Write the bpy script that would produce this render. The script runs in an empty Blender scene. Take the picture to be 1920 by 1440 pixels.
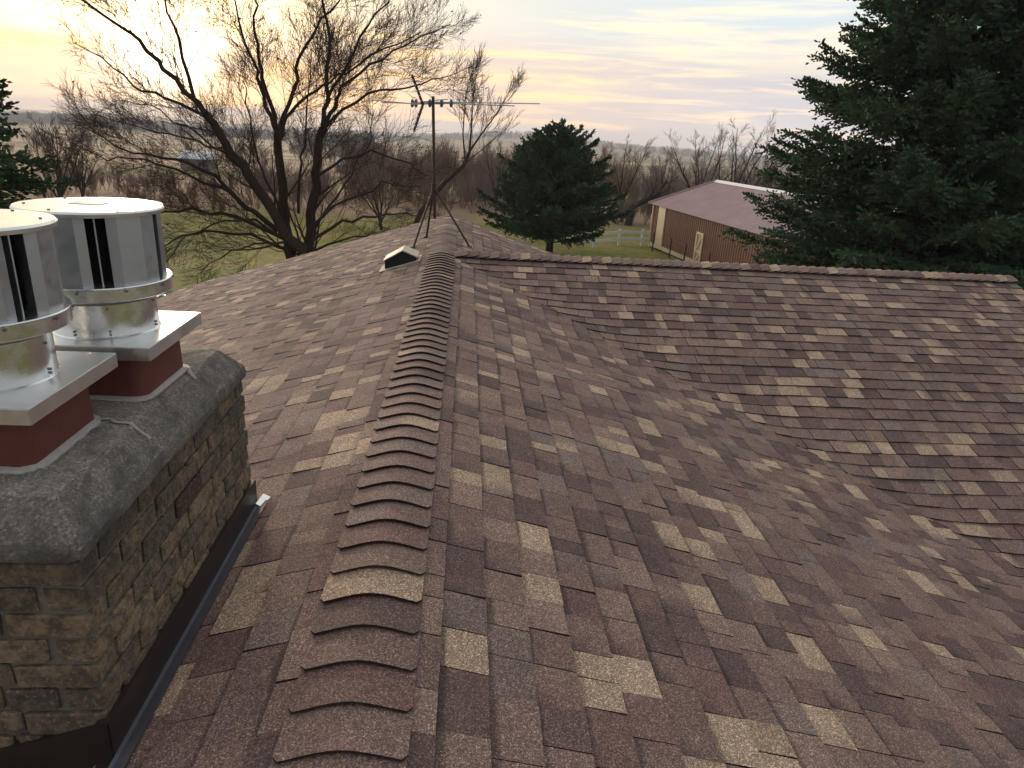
import bpy, bmesh, math, random
import numpy as np
from mathutils import Vector, Matrix
random.seed(7); RNG = np.random.default_rng(7)
SC = bpy.context.scene; COL = SC.collection
rad = math.radians

# ------------------------------------------------------------------ camera
FPX = 1292.2                      # focal length in photo pixels (photo 1920 wide)
YAW, PIT, ROL = rad(4.61), rad(20.247), rad(3.433)
CAM = np.array([0.251, 0.0, 1.378])
_F = np.array([math.sin(YAW)*math.cos(PIT), math.cos(YAW)*math.cos(PIT), -math.sin(PIT)])
_r = np.array([math.cos(YAW), -math.sin(YAW), 0.0]); _u = np.cross(_r, _F)
_R = _r*math.cos(ROL) + _u*math.sin(ROL); _U = -_r*math.sin(ROL) + _u*math.cos(ROL)
cd = bpy.data.cameras.new('camera'); cam = bpy.data.objects.new('camera', cd); COL.objects.link(cam)
M = Matrix.Identity(4)
for i in range(3):
    M[i][0], M[i][1], M[i][2], M[i][3] = _R[i], _U[i], -_F[i], CAM[i]
cam.matrix_world = M
cd.sensor_fit = 'HORIZONTAL'; cd.sensor_width = 36; cd.lens = FPX/1920*36
cd.clip_start = 0.05; cd.clip_end = 30000
SC.camera = cam
def ray(px, py): return _F + _R*(px-960)/FPX + _U*(720-py)/FPX
def at(px, py, Y):
    v = ray(px, py); return CAM + v*(Y-CAM[1])/v[1]
def proj(P):
    v = np.asarray(P, float)-CAM; z = v@_F
    return 960+FPX*(v@_R)/z, 720-FPX*(v@_U)/z, z

# ------------------------------------------------------------------ sky, sun, exposure
sd = ray(295, 92); sd = sd/np.linalg.norm(sd)          # towards the low sun behind thin cloud
SUN_EL = math.asin(sd[2]); SUN_AZ = math.atan2(sd[0], sd[1])
W = bpy.data.worlds.new('World'); SC.world = W; W.use_nodes = True
nt = W.node_tree; nt.nodes.clear()
class NT:
    def __init__(s, tree): s.t = tree
    def n(s, kind, **kw):
        nd = s.t.nodes.new(kind)
        for k, v in kw.items():
            if k == 'ins':
                for a, b in v.items(): s.link(b, nd.inputs[a])
            else: setattr(nd, k, v)
        return nd
    def link(s, b, sock):
        if isinstance(b, bpy.types.NodeSocket): s.t.links.new(b, sock)
        elif isinstance(b, bpy.types.Node): s.t.links.new(b.outputs[0], sock)
        else: sock.default_value = b
    def m(s, op, a, b=0.0, c=0.0, clamp=False):
        nd = s.t.nodes.new('ShaderNodeMath'); nd.operation = op; nd.use_clamp = clamp
        s.link(a, nd.inputs[0]); s.link(b, nd.inputs[1]); s.link(c, nd.inputs[2]); return nd.outputs[0]
    def mix(s, f, a, b, blend='MIX'):
        nd = s.t.nodes.new('ShaderNodeMix'); nd.data_type = 'RGBA'; nd.blend_type = blend; nd.clamp_factor = True
        s.link(f, nd.inputs[0])
        for v, k in ((a, 6), (b, 7)):
            if isinstance(v, tuple) and len(v) == 3: v = v+(1,)
            s.link(v, nd.inputs[k])
        return nd.outputs[2]
    def ramp(s, f, pts, interp='LINEAR'):
        nd = s.t.nodes.new('ShaderNodeValToRGB'); s.link(f, nd.inputs[0]); cr = nd.color_ramp; cr.interpolation = interp
        while len(cr.elements) > 1: cr.elements.remove(cr.elements[-1])
        for i, (p, c) in enumerate(pts):
            e = cr.elements[0] if i == 0 else cr.elements.new(p)
            e.position = p
            e.color = (c, c, c, 1) if isinstance(c, (int, float)) else tuple(c)+(1,)
        return nd.outputs[0]
    def noise(s, vec, scale, detail=3, rough=.5, dist=0.0):
        nd = s.t.nodes.new('ShaderNodeTexNoise')
        if vec is not None: s.link(vec, nd.inputs['Vector'])
        nd.inputs['Scale'].default_value = scale; nd.inputs['Detail'].default_value = detail
        nd.inputs['Roughness'].default_value = rough; nd.inputs['Distortion'].default_value = dist
        return nd.outputs[0]
    def scalev(s, vec, v):
        nd = s.t.nodes.new('ShaderNodeVectorMath'); nd.operation = 'MULTIPLY'
        s.link(vec, nd.inputs[0]); nd.inputs[1].default_value = v; return nd.outputs[0]
w = NT(nt)
tc = w.n('ShaderNodeTexCoord').outputs['Generated']
nrm = w.n('ShaderNodeVectorMath', operation='NORMALIZE', ins={0: tc}).outputs[0]
sep = w.n('ShaderNodeSeparateXYZ', ins={0: nrm}); Z = sep.outputs[2]
dt = w.n('ShaderNodeVectorMath', operation='DOT_PRODUCT', ins={0: nrm, 1: tuple(sd)}).outputs['Value']
dtp = w.m('MAXIMUM', dt, 0.0)
streak = w.noise(w.scalev(nrm, (1.4, 1.4, 17.0)), 1.7, 5, .55, .35)
fine = w.noise(w.scalev(nrm, (3.2, 3.2, 46.0)), 1.6, 5, .6, .5)
big = w.noise(w.scalev(nrm, (1.0, 1.0, 7.0)), 2.3, 4, .5, .3)
base = w.ramp(Z, [(0.0, (.66, .60, .60)), (.035, (.62, .60, .63)), (.075, (.55, .585, .64)), (.14, (.60, .665, .70)), (.27, (.64, .71, .735)), (.5, (.60, .67, .72)), (1.0, (.54, .60, .67))])
near = w.m('POWER', dtp, 4.0)                                   # broad warm side of the sky
cream = w.mix(near, (.88, .805, .69), (1.15, .90, .50))
bandm = w.ramp(w.m('ADD', w.m('MULTIPLY', streak, .72), w.m('MULTIPLY', fine, .28)), [(.45, 0.0), (.585, 1.0)], 'EASE')
col = w.mix(w.m('MULTIPLY', bandm, .95), base, cream)
col = w.mix(w.m('MULTIPLY', w.m('POWER', dtp, 12.0), .70), col, (1.20, .88, .44))
lowm = w.m('MULTIPLY', w.ramp(Z, [(0.0, 1.0), (.075, .95), (.125, 0.0)]), w.ramp(big, [(.30, .6), (.52, 1.0)]))
lowc = w.mix(w.ramp(fine, [(.50, 0.0), (.62, 1.0)]), w.mix(near, (.53, .55, .61), (.72, .53, .45)), w.mix(near, (.82, .70, .64), (1.25, .74, .30)))
col = w.mix(w.m('MULTIPLY', lowm, .85), col, lowc)
glow = w.m('MULTIPLY', w.m('POWER', dtp, 75.0), w.ramp(w.m('ADD', w.m('MULTIPLY', streak, .6), w.m('MULTIPLY', big, .4)), [(.36, .25), (.56, 1.0)]))
glow = w.m('MULTIPLY', glow, w.ramp(Z, [(.060, .08), (.105, 1.0)]))
col = w.mix(1.0, col, w.mix(w.m('MULTIPLY', glow, 1.0, clamp=True), (0, 0, 0), (2.6, 2.0, 1.15)), 'ADD')
core = w.m('POWER', dtp, 900.0)
col = w.mix(1.0, col, w.mix(w.m('MULTIPLY', core, 1.0, clamp=True), (0, 0, 0), (3.0, 2.6, 1.9)), 'ADD')
dim = w.ramp(w.m('MULTIPLY_ADD', dt, .5, .5), [(0.0, .55), (.45, .72), (.80, 1.0)])     # the sky dims away from the sunset
col = w.mix(1.0, col, dim, 'MULTIPLY')
cloudbg = w.n('ShaderNodeBackground', ins={0: col, 1: 1.20})
sky = w.n('ShaderNodeTexSky', sky_type='NISHITA', sun_disc=False, sun_elevation=SUN_EL, sun_rotation=SUN_AZ, altitude=300, dust_density=2.0)
skybg = w.n('ShaderNodeBackground', ins={0: sky.outputs[0], 1: 0.10})
cover = w.ramp(big, [(.25, .80), (.6, .95)])
mx = w.n('ShaderNodeMixShader', ins={0: cover, 1: skybg.outputs[0], 2: cloudbg.outputs[0]})
w.n('ShaderNodeOutputWorld', ins={0: mx.outputs[0]})
sl = bpy.data.lights.new('sun', 'SUN'); so = bpy.data.objects.new('sun', sl); COL.objects.link(so)
sl.energy = 4.0; sl.angle = rad(9); sl.color = (1.0, .80, .60)
so.rotation_euler = Vector(sd).to_track_quat('Z', 'Y').to_euler()
SC.view_settings.view_transform = 'Standard'; SC.view_settings.look = 'None'
SC.view_settings.exposure = 0.18; SC.view_settings.gamma = 1.0; SC.view_settings.use_curve_mapping = False
SC.cycles.max_bounces = 6; SC.cycles.diffuse_bounces = 3; SC.cycles.glossy_bounces = 3
SC.cycles.volume_bounces = 0; SC.cycles.transparent_max_bounces = 8

# ------------------------------------------------------------------ helpers
def mesh(name, V, Fs, mat=None, parent=None, cols=None, smooth=False, mat2=None, idx=None):
    me = bpy.data.meshes.new(name)
    me.from_pydata([tuple(map(float, v)) for v in V] if not isinstance(V, np.ndarray) else V.tolist(), [], Fs if isinstance(Fs, list) else Fs.tolist())
    if cols is not None:
        ca = me.color_attributes.new('Col', 'FLOAT_COLOR', 'POINT')
        c = np.ones((len(V), 4), np.float32); c[:, :3] = np.asarray(cols, np.float32)
        ca.data.foreach_set('color', c.ravel())
    if mat: me.materials.append(mat)
    if mat2: me.materials.append(mat2); me.polygons.foreach_set('material_index', np.asarray(idx, np.int32))
    if smooth: me.polygons.foreach_set('use_smooth', [True]*len(me.polygons))
    me.update()
    return link(name, me, parent)
def link(name, me, parent=None):
    o = bpy.data.objects.new(name, me); COL.objects.link(o)
    if parent: o.parent = parent
    return o
def empty(name, label, cat, loc=(0, 0, 0), group=None):
    o = bpy.data.objects.new(name, None); COL.objects.link(o); o.location = loc; o.empty_display_size = .2
    tag(o, label, cat, group); return o
def tag(o, label, cat=None, group=None, kind=None):
    if label: o['label'] = label
    if cat: o['category'] = cat
    if group: o['group'] = group
    if kind: o['kind'] = kind
    return o
class MB:
    """collects shapes in world space; build() makes one mesh, shifted into its parent's frame"""
    def __init__(s): s.V = []; s.F = []
    def add(s, V, F):
        k = len(s.V); s.V += [tuple(v) for v in V]; s.F += [tuple(i+k for i in f) for f in F]; return s
    def box(s, lo, hi):
        (a, b, c), (d, e, f) = lo, hi
        return s.add([(a, b, c), (d, b, c), (d, e, c), (a, e, c), (a, b, f), (d, b, f), (d, e, f), (a, e, f)],
                     [(0, 3, 2, 1), (4, 5, 6, 7), (0, 1, 5, 4), (1, 2, 6, 5), (2, 3, 7, 6), (3, 0, 4, 7)])
    def hexa(s, pts):
        return s.add(pts, [(0, 3, 2, 1), (4, 5, 6, 7), (0, 1, 5, 4), (1, 2, 6, 5), (2, 3, 7, 6), (3, 0, 4, 7)])
    def bar(s, a, b, w, h, up=(0, 0, 1)):
        a, b = Vector(a), Vector(b); d = (b-a).normalized(); sd_ = d.cross(Vector(up))
        if sd_.length < 1e-4: sd_ = d.cross(Vector((1, 0, 0)))
        sd_.normalize(); u = sd_.cross(d); x, y = sd_*w/2, u*h/2
        return s.hexa([a-x-y, a+x-y, b+x-y, b-x-y, a-x+y, a+x+y, b+x+y, b-x+y])
    def tube(s, pts, rs, n=8, caps=True):
        pts = [Vector(p) for p in pts]; rs = rs if isinstance(rs, (list, tuple)) else [rs]*len(pts)
        k = len(s.V); ref = None
        for i, p in enumerate(pts):
            d = (pts[min(i+1, len(pts)-1)]-pts[max(i-1, 0)]).normalized()
            if ref is None: ref = d.orthogonal().normalized()
            ref = (ref-d*ref.dot(d)); ref = ref.normalized() if ref.length > 1e-6 else d.orthogonal().normalized()
            bi = d.cross(ref)
            for j in range(n):
                t = 2*math.pi*j/n; s.V.append(tuple(p+(ref*math.cos(t)+bi*math.sin(t))*rs[i]))
        for i in range(len(pts)-1):
            for j in range(n):
                a = k+i*n+j; b = k+i*n+(j+1) % n; s.F.append((a, b, b+n, a+n))
        if caps:
            s.F.append(tuple(k+j for j in reversed(range(n)))); e = k+(len(pts)-1)*n; s.F.append(tuple(e+j for j in range(n)))
        return s
    def lathe(s, cx, cy, prof, n=48, caps=True):
        k = len(s.V)
        for r, z in prof:
            for j in range(n):
                t = 2*math.pi*j/n; s.V.append((cx+r*math.cos(t), cy+r*math.sin(t), z))
        for i in range(len(prof)-1):
            for j in range(n):
                a = k+i*n+j; b = k+i*n+(j+1) % n; s.F.append((a, b, b+n, a+n))
        if caps:
            s.F.append(tuple(k+j for j in reversed(range(n)))); e = k+(len(prof)-1)*n; s.F.append(tuple(e+j for j in range(n)))
        return s
    def build(s, name, mat, parent=None, smooth=False, bevel=0.0, bseg=2, auto=None):
        off = Vector(parent.matrix_basis.translation) if parent else Vector((0, 0, 0))
        if parent and parent.parent: off = off+Vector(parent.parent.matrix_basis.translation)
        me = bpy.data.meshes.new(name); me.from_pydata([(v[0]-off.x, v[1]-off.y, v[2]-off.z) for v in s.V], [], s.F)
        if bevel:
            bm = bmesh.new(); bm.from_mesh(me); bmesh.ops.remove_doubles(bm, verts=bm.verts, dist=1e-5)
            bmesh.ops.recalc_face_normals(bm, faces=bm.faces)
            bmesh.ops.bevel(bm, geom=[e for e in bm.edges if e.is_manifold and e.calc_face_angle(0) > .5], offset=bevel, segments=bseg, affect='EDGES', profile=.6)
            bm.to_mesh(me); bm.free()
        if smooth or auto:
            me.polygons.foreach_set('use_smooth', [True]*len(me.polygons))
            if auto: me.set_sharp_from_angle(angle=rad(auto))
        if mat: me.materials.append(mat)
        me.update(); return link(name, me, parent)

# ------------------------------------------------------------------ materials
def pbsdf(name):
    m = bpy.data.materials.new(name); m.use_nodes = True; t = NT(m.node_tree); b = m.node_tree.nodes['Principled BSDF']
    return m, t, b
def simple(name, colr, rough=.6, metal=0.0, var=.15, scale=8.0, bump=0.0, spec=.4):
    m, t, b = pbsdf(name); pos = t.n('ShaderNodeNewGeometry').outputs['Position']
    n = t.noise(pos, scale, 5, .6)
    f = t.ramp(n, [(.25, 1-var), (.75, 1+var)])
    t.link(t.mix(1.0, tuple(colr), f, 'MULTIPLY'), b.inputs['Base Color'])
    b.inputs['Roughness'].default_value = rough; b.inputs['Metallic'].default_value = metal
    b.inputs['Specular IOR Level'].default_value = spec
    if bump:
        bp = t.n('ShaderNodeBump'); bp.inputs['Strength'].default_value = bump; bp.inputs['Distance'].default_value = .01
        t.link(t.noise(pos, scale*4, 5, .6), bp.inputs['Height']); t.link(bp.outputs[0], b.inputs['Normal'])
    return m
def shingle_material():
    m, t, b = pbsdf('asphalt_granules'); g = t.n('ShaderNodeNewGeometry'); pos = g.outputs['Position']
    a = t.n('ShaderNodeAttribute', attribute_name='Col').outputs['Color']
    vo = t.n('ShaderNodeTexVoronoi', ins={'Vector': pos, 'Scale': 310.0})
    gr = t.n('ShaderNodeSeparateColor', ins={0: vo.outputs['Color']}).outputs[0]
    g1 = t.ramp(gr, [(0.0, .42), (.45, .84), (.75, 1.08), (.90, 1.7), (1.0, 2.6)])
    n2 = t.ramp(t.noise(pos, 130, 3, .7), [(.3, .78), (.7, 1.22)])
    n3 = t.ramp(t.noise(pos, 2.2, 5, .6), [(.3, .86), (.7, 1.12)])
    n4 = t.ramp(t.noise(pos, 14, 4, .6), [(.3, .90), (.7, 1.10)])
    c = t.mix(1.0, a, g1, 'MULTIPLY'); c = t.mix(1.0, c, n2, 'MULTIPLY'); c = t.mix(1.0, c, n3, 'MULTIPLY'); c = t.mix(1.0, c, n4, 'MULTIPLY')
    t.link(c, b.inputs['Base Color']); b.inputs['Roughness'].default_value = .85; b.inputs['Specular IOR Level'].default_value = .45
    bp = t.n('ShaderNodeBump'); bp.inputs['Strength'].default_value = .55; bp.inputs['Distance'].default_value = .0015
    t.link(gr, bp.inputs['Height']); t.link(bp.outputs[0], b.inputs['Normal'])
    return m
M_SH = shingle_material()
M_EDGE = simple('cut_asphalt_edge', (.022, .017, .016), .95)
M_DECK = simple('roof_felt', (.035, .03, .03), .95)
def metal(name, colr, rough, var=.1, scale=6, streak=0.0, met=1.0):
    m, t, b = pbsdf(name); pos = t.n('ShaderNodeNewGeometry').outputs['Position']
    n = t.noise(t.scalev(pos, (1, 1, .25)), scale, 5, .6)
    t.link(t.mix(1.0, tuple(colr), t.ramp(n, [(.25, 1-var), (.75, 1+var)]), 'MULTIPLY'), b.inputs['Base Color'])
    t.link(t.ramp(t.noise(pos, scale*3, 4, .6), [(.3, max(.05, rough-.1)), (.7, rough+.12)]), b.inputs['Roughness'])
    b.inputs['Metallic'].default_value = met
    return m
M_GALV = metal('galvanised_steel', (.44, .46, .49), .46, .10, 9)
M_ALU = metal('bright_aluminium', (.74, .75, .76), .26, .12, 5)
M_PLATE = metal('satin_steel_plate', (.78, .79, .80), .36, .10, 6)
M_BLACK = simple('black_void', (.012, .012, .014), .8)
M_SCREW = metal('zinc_screw', (.22, .22, .23), .5)
M_FLASH = simple('dark_brown_flashing', (.028, .018, .016), .42, 0, .2, 9)
M_HEM = simple('slate_painted_hem', (.12, .12, .155), .45, .2, .12, 20)
M_APRON = simple('slate_apron', (.075, .068, .085), .5, .15, .2, 14)
M_CLAY = simple('red_clay', (.120, .034, .028), .62, 0, .22, 12, .15)
M_CAULK = simple('grey_caulk', (.36, .34, .33), .6, 0, .2, 40, .3)
M_ANT = metal('rusty_steel_tube', (.062, .042, .032), .6, .35, 18, met=.5)
M_ANTALU = metal('weathered_aluminium', (.42, .43, .45), .4, .12, 10)
M_KNOB = simple('blue_grey_insulator', (.10, .12, .17), .5)
M_VENTTOP = simple('cream_metal', (.52, .44, .34), .45, 0, .1, 10)
M_GUT = simple('pale_green_gutter', (.42, .46, .38), .5, 0, .12, 7)
M_SIDING = simple('house_siding', (.50, .46, .40), .7, 0, .08, 4)
M_BARNW = simple('barn_brown_steel', (.25, .115, .085), .55, 0, .12, 1.2)
M_BARNR = simple('barn_roof_steel', (.40, .27, .27), .45, 0, .12, .8)
M_CREAM = simple('cream_paint', (.66, .53, .36), .6, 0, .08, 3)
M_WHITE = simple('white_vinyl', (.72, .76, .80), .5, 0, .05, 3)
M_RIDGEW = simple('pale_ridge_steel', (.72, .72, .72), .45, 0, .06, 2)
def bark(name, c, scale=12):
    m, t, b = pbsdf(name); pos = t.n('ShaderNodeNewGeometry').outputs['Position']
    n = t.noise(t.scalev(pos, (1, 1, .3)), scale, 5, .65)
    t.link(t.mix(n, tuple(x*.55 for x in c), tuple(x*1.5 for x in c)), b.inputs['Base Color'])
    b.inputs['Roughness'].default_value = .95; b.inputs['Specular IOR Level'].default_value = .1
    return m
M_BARK = bark('dark_bark', (.045, .034, .030)); M_TWIG = bark('twig_bark', (.075, .050, .042))
M_MAUVE = bark('mauve_twigs', (.19, .135, .122), 3); M_RUST = bark('rust_twigs', (.20, .125, .085), 3); M_GREYTW = bark('grey_twigs', (.17, .14, .13), 3)
M_DLEAF = bark('dry_leaves', (.13, .055, .035), 5)
def foliage(name):
    m, t, b = pbsdf(name); a = t.n('ShaderNodeAttribute', attribute_name='Col').outputs['Color']
    t.link(a, b.inputs['Base Color']); b.inputs['Roughness'].default_value = .75; b.inputs['Specular IOR Level'].default_value = .25
    return m
M_NEED = foliage('conifer_needles')
def brick_material():
    m, t, b = pbsdf('tan_brick'); pos = t.n('ShaderNodeNewGeometry').outputs['Position']
    rnd = t.n('ShaderNodeObjectInfo').outputs['Random']
    c = t.ramp(rnd, [(0, (.25, .188, .130)), (.22, (.19, .146, .110)), (.4, (.29, .212, .138)), (.55, (.15, .118, .094)), (.7, (.225, .168, .116)), (.86, (.105, .050, .042)), (.92, (.19, .145, .105)), (1, (.22, .17, .12))], 'CONSTANT')
    n = t.noise(pos, 28, 6, .7); c = t.mix(t.ramp(n, [(.42, 0.0), (.58, .75)]), c, (.075, .060, .053))
    n2 = t.noise(pos, 70, 4, .7); c = t.mix(t.ramp(n2, [(.54, 0.0), (.70, .65)]), c, (.42, .35, .27))
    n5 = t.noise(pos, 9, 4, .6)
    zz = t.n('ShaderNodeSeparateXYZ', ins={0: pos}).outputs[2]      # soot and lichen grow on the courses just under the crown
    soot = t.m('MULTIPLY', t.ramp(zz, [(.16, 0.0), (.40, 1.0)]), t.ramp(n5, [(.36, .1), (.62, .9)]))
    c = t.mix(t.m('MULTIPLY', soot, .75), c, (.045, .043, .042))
    t.link(c, b.inputs['Base Color']); b.inputs['Roughness'].default_value = .93; b.inputs['Specular IOR Level'].default_value = .2
    bp = t.n('ShaderNodeBump'); bp.inputs['Strength'].default_value = 1.0; bp.inputs['Distance'].default_value = .014
    t.link(t.noise(pos, 60, 6, .7), bp.inputs['Height']); t.link(bp.outputs[0], b.inputs['Normal'])
    return m
M_BRICK = brick_material()
M_MORT = simple('grey_mortar', (.145, .128, .114), .95, 0, .35, 30, .5)
def concrete_material():
    m, t, b = pbsdf('weathered_concrete'); pos = t.n('ShaderNodeNewGeometry').outputs['Position']
    c = t.mix(t.noise(pos, 6, 5, .6), (.17, .145, .125), (.28, .245, .215))
    vo = t.n('ShaderNodeTexVoronoi', ins={'Vector': pos, 'Scale': 190.0})
    sp = t.n('ShaderNodeSeparateColor', ins={0: vo.outputs['Color']}).outputs[0]
    c = t.mix(1.0, c, t.ramp(sp, [(0, .55), (.5, .95), (.85, 1.15), (1, 1.7)]), 'MULTIPLY')
    c = t.mix(t.ramp(t.noise(pos, 11, 6, .65), [(.50, 0.0), (.66, .8)]), c, (.075, .072, .068))
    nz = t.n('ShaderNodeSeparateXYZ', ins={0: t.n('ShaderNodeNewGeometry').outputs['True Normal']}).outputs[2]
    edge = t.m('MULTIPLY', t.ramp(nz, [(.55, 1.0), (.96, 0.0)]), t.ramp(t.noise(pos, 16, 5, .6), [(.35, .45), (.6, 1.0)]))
    c = t.mix(t.m('MULTIPLY', edge, .75), c, (.05, .049, .047))     # steeper faces of the crown go darker, in patches
    t.link(c, b.inputs['Base Color']); b.inputs['Roughness'].default_value = .95
    bp = t.n('ShaderNodeBump'); bp.inputs['Strength'].default_value = .7; bp.inputs['Distance'].default_value = .004
    t.link(t.noise(pos, 120, 5, .7), bp.inputs['Height']); t.link(bp.outputs[0], b.inputs['Normal'])
    return m
M_CONC = concrete_material()

# ------------------------------------------------------------------ ground
GX = [-50, 14, 45, 70, 100, 200, 400, 800, 2000, 4000, 9000]; GZ = [-5.3, -5.3, -7.0, -7.4, -8.3, -12, -19, -30, -52, -62, -90]
def gz(x, y):
    r = math.hypot(x*.55, max(y, 0)) if y > 0 else abs(x)*.55
    z = float(np.interp(r, GX, GZ))
    if r > 900:
        a = math.atan2(x, y); k = min(1, (r-900)/1800)
        z += k*(16*math.sin(a*5+1.1)+11*math.sin(a*11+.4)+6*math.sin(a*23)) + k*(14 if a < -.25 else 0)*min(1, max(0, (-a-.25)/.3))
    return z
def ground_material():
    m, t, b = pbsdf('grass_and_fields'); pos = t.n('ShaderNodeNewGeometry').outputs['Position']
    n1 = t.noise(pos, .12, 5, .6); n2 = t.noise(pos, 1.5, 6, .7); n3 = t.noise(pos, .012, 4, .5)
    lawn = t.mix(t.ramp(n1, [(.35, 0.0), (.65, 1.0)]), (.125, .140, .036), (.26, .215, .075))
    lawn = t.mix(1.0, lawn, t.ramp(n2, [(.25, .6), (.75, 1.4)]), 'MULTIPLY')
    near = t.n('ShaderNodeVectorMath', operation='DISTANCE', ins={0: pos, 1: (11.5, 49.0, -7.0)}).outputs['Value']
    lush = t.m('MULTIPLY', t.ramp(t.m('MULTIPLY', near, .1), [(.25, 1.0), (.62, 0.0)]), t.ramp(t.noise(pos, .5, 4, .6), [(.38, .1), (.6, 1.0)]))
    lawn = t.mix(lush, lawn, (.095, .165, .030))
    field = t.mix(t.ramp(n3, [(.42, 0.0), (.58, 1.0)], 'EASE'), (.21, .140, .098), (.34, .235, .155))
    strip = t.noise(t.scalev(pos, (.0015, .012, 0)), 1.0, 2, .4)
    field = t.mix(t.ramp(strip, [(.52, 0.0), (.55, 1.0)]), field, (.12, .115, .045))
    y = t.n('ShaderNodeSeparateXYZ', ins={0: pos}).outputs[1]
    f = t.ramp(t.m('MULTIPLY', t.m('ADD', y, t.m('MULTIPLY', n1, 14.0)), .005), [(.36, 0.0), (.41, 1.0)])
    t.link(t.mix(f, lawn, field), b.inputs['Base Color']); b.inputs['Roughness'].default_value = 1.0; b.inputs['Specular IOR Level'].default_value = .1
    bp = t.n('ShaderNodeBump'); bp.inputs['Strength'].default_value = .8; bp.inputs['Distance'].default_value = .08
    t.link(t.noise(pos, 9, 5, .7), bp.inputs['Height']); t.link(bp.outputs[0], b.inputs['Normal'])
    return m
ys = [-60, -30, 0, 12, 18, 24, 30, 36, 42, 48, 55, 62, 70, 80, 90, 100, 120, 150, 200, 260, 330, 420, 550, 700, 900, 1200, 1600, 2000, 2600, 3200, 4000, 5000, 6500]
tx = np.linspace(-1.0, 1.0, 61)
V = []; Fs = []
for j, y in enumerate(ys):
    for t_ in tx:
        x = t_*(70+max(y, 0)*1.35); V.append((x, y, gz(x, y)))
nx = len(tx)
for j in range(len(ys)-1):
    for i in range(nx-1): a = j*nx+i; Fs.append((a, a+1, a+nx+1, a+nx))
gnd = mesh('ground', V, Fs, ground_material(), smooth=True); gnd['kind'] = 'structure'

# ------------------------------------------------------------------ the house roof
MP = 0.323; YJ = 8.03; YG = 11.72; WL = 4.52; XE = 6.95; YN = -2.4; EXP = .1475
def smax(a, b, k):
    h = max(0.0, 1-abs(a-b)/k) if k > 1e-6 else 0
    return max(a, b)+k*.25*h*h
def zr(x, y):
    a = -MP*abs(x)
    if x <= 0.02: return a
    return smax(a, -MP*abs(y-YJ), .17*min(1, x/1.2))
house = empty('house', 'brown shingled house roof with long ridge and side wing', 'house', (0, 4.6, -5.3))
HO = np.array([0, 4.6, -5.3])
BR, DK, MT, TN, GY, RD = (.200, .125, .109), (.128, .080, .073), (.245, .160, .129), (.40, .282, .203), (.212, .148, .130), (.180, .103, .092)
PAL = [BR, DK, MT, TN, GY, RD]; PW = [.34, .19, .17, .11, .11, .08]; CAPW = [.32, .10, .28, .09, .16, .05]
def pick(w=None):
    c = np.array(random.choices(PAL, w or PW)[0]); return c*random.uniform(.88, 1.12)
PIECES = {}      # slope -> list of (V, F, C, area)
def piece(slope, fn, a0, a1, b1, cut=None, lift=0.0):
    """one shingle tab: a along the course, b down the slope (plan metres). fn(a,b)->(x,y)"""
    cs = math.cos(math.atan(MP)); bu = b1-EXP*cs; bt = bu-.035
    na = 2; shade_on = random.random() < .7; bw = random.uniform(.012, .038); dk = random.uniform(.42, .75) if shade_on else 1.0
    rows = [(bt, dk), (bu+bw*.45, dk), (bu+bw, 1.0), (b1-.05, 1.0), (b1, 1.0)]; nb = len(rows)-1  # dark top band: printed tone plus the upper butt's shadow, painted into the colour
    c1 = pick(); c2 = c1 if random.random() < .82 else pick()
    jit = random.uniform(-.0015, .0015); tab = random.choice((0, .001, .0045, .006))+lift
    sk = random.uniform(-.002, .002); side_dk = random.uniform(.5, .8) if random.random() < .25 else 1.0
    Vp = []; Cp = []
    for lay in (0, 1):
        for j, (b, kd) in enumerate(rows):
            if j == nb: b += jit
            t = (b-bt)/(b1-bt); up = .003+.0065*t+tab*t
            for i in range(na+1):
                a = a0+(a1-a0)*i/na
                if cut: a = cut(a, b)
                x, y = fn(a, b+sk*(i-1))
                z = zr(x, y)+(up if lay == 0 else -.004)
                Vp.append((x, y, z))
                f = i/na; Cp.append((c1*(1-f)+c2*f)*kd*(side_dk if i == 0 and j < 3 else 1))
    n = na+1; L = n*(nb+1); Fp = []
    for j in range(nb):
        for i in range(na): q = j*n+i; Fp.append((q, q+n, q+n+1, q+1))
    for i in range(na): q = nb*n+i; Fp.append((q, q+L, q+L+1, q+1))
    for j in range(nb):
        q = j*n; Fp.append((q, q+L, q+L+n, q+n)); q = j*n+na; Fp.append((q, q+n, q+n+L, q+L))
    P = np.array(Vp); e1 = P[na]-P[0]; 
    if np.linalg.norm(e1) < .012 and np.linalg.norm(P[nb*n+na]-P[nb*n]) < .012: return
    # make the winding face upwards
    q = Fp[0]; nz = np.cross(P[q[1]]-P[q[0]], P[q[2]]-P[q[1]])[2]
    if nz < 0: Fp = [tuple(reversed(f)) for f in Fp]
    PIECES.setdefault(slope, []).append((P, Fp, np.array(Cp)))
def course(slope, fn, lo, hi, b1, cut=None, lift=0.0):
    a = lo-random.uniform(0, .2)
    while a < hi:
        wd = random.choice((.085, .12, .14, .165, .165, .19, .215))*random.uniform(.92, 1.08)
        p0, p1 = max(a, lo), min(a+wd-random.choice((.001, .003, .0045)), hi)
        if p1-p0 > .01: piece(slope, fn, p0, p1, b1, cut, lift)
        a += wd
cs = math.cos(math.atan(MP)); STEP = EXP*cs
nC = int((WL-.22)/STEP)+1
for k in range(nC+1):
    b = min(.22+STEP*k, WL+.03)
    course('left', lambda a, b: (-b, a), YN, YG, b)
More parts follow.
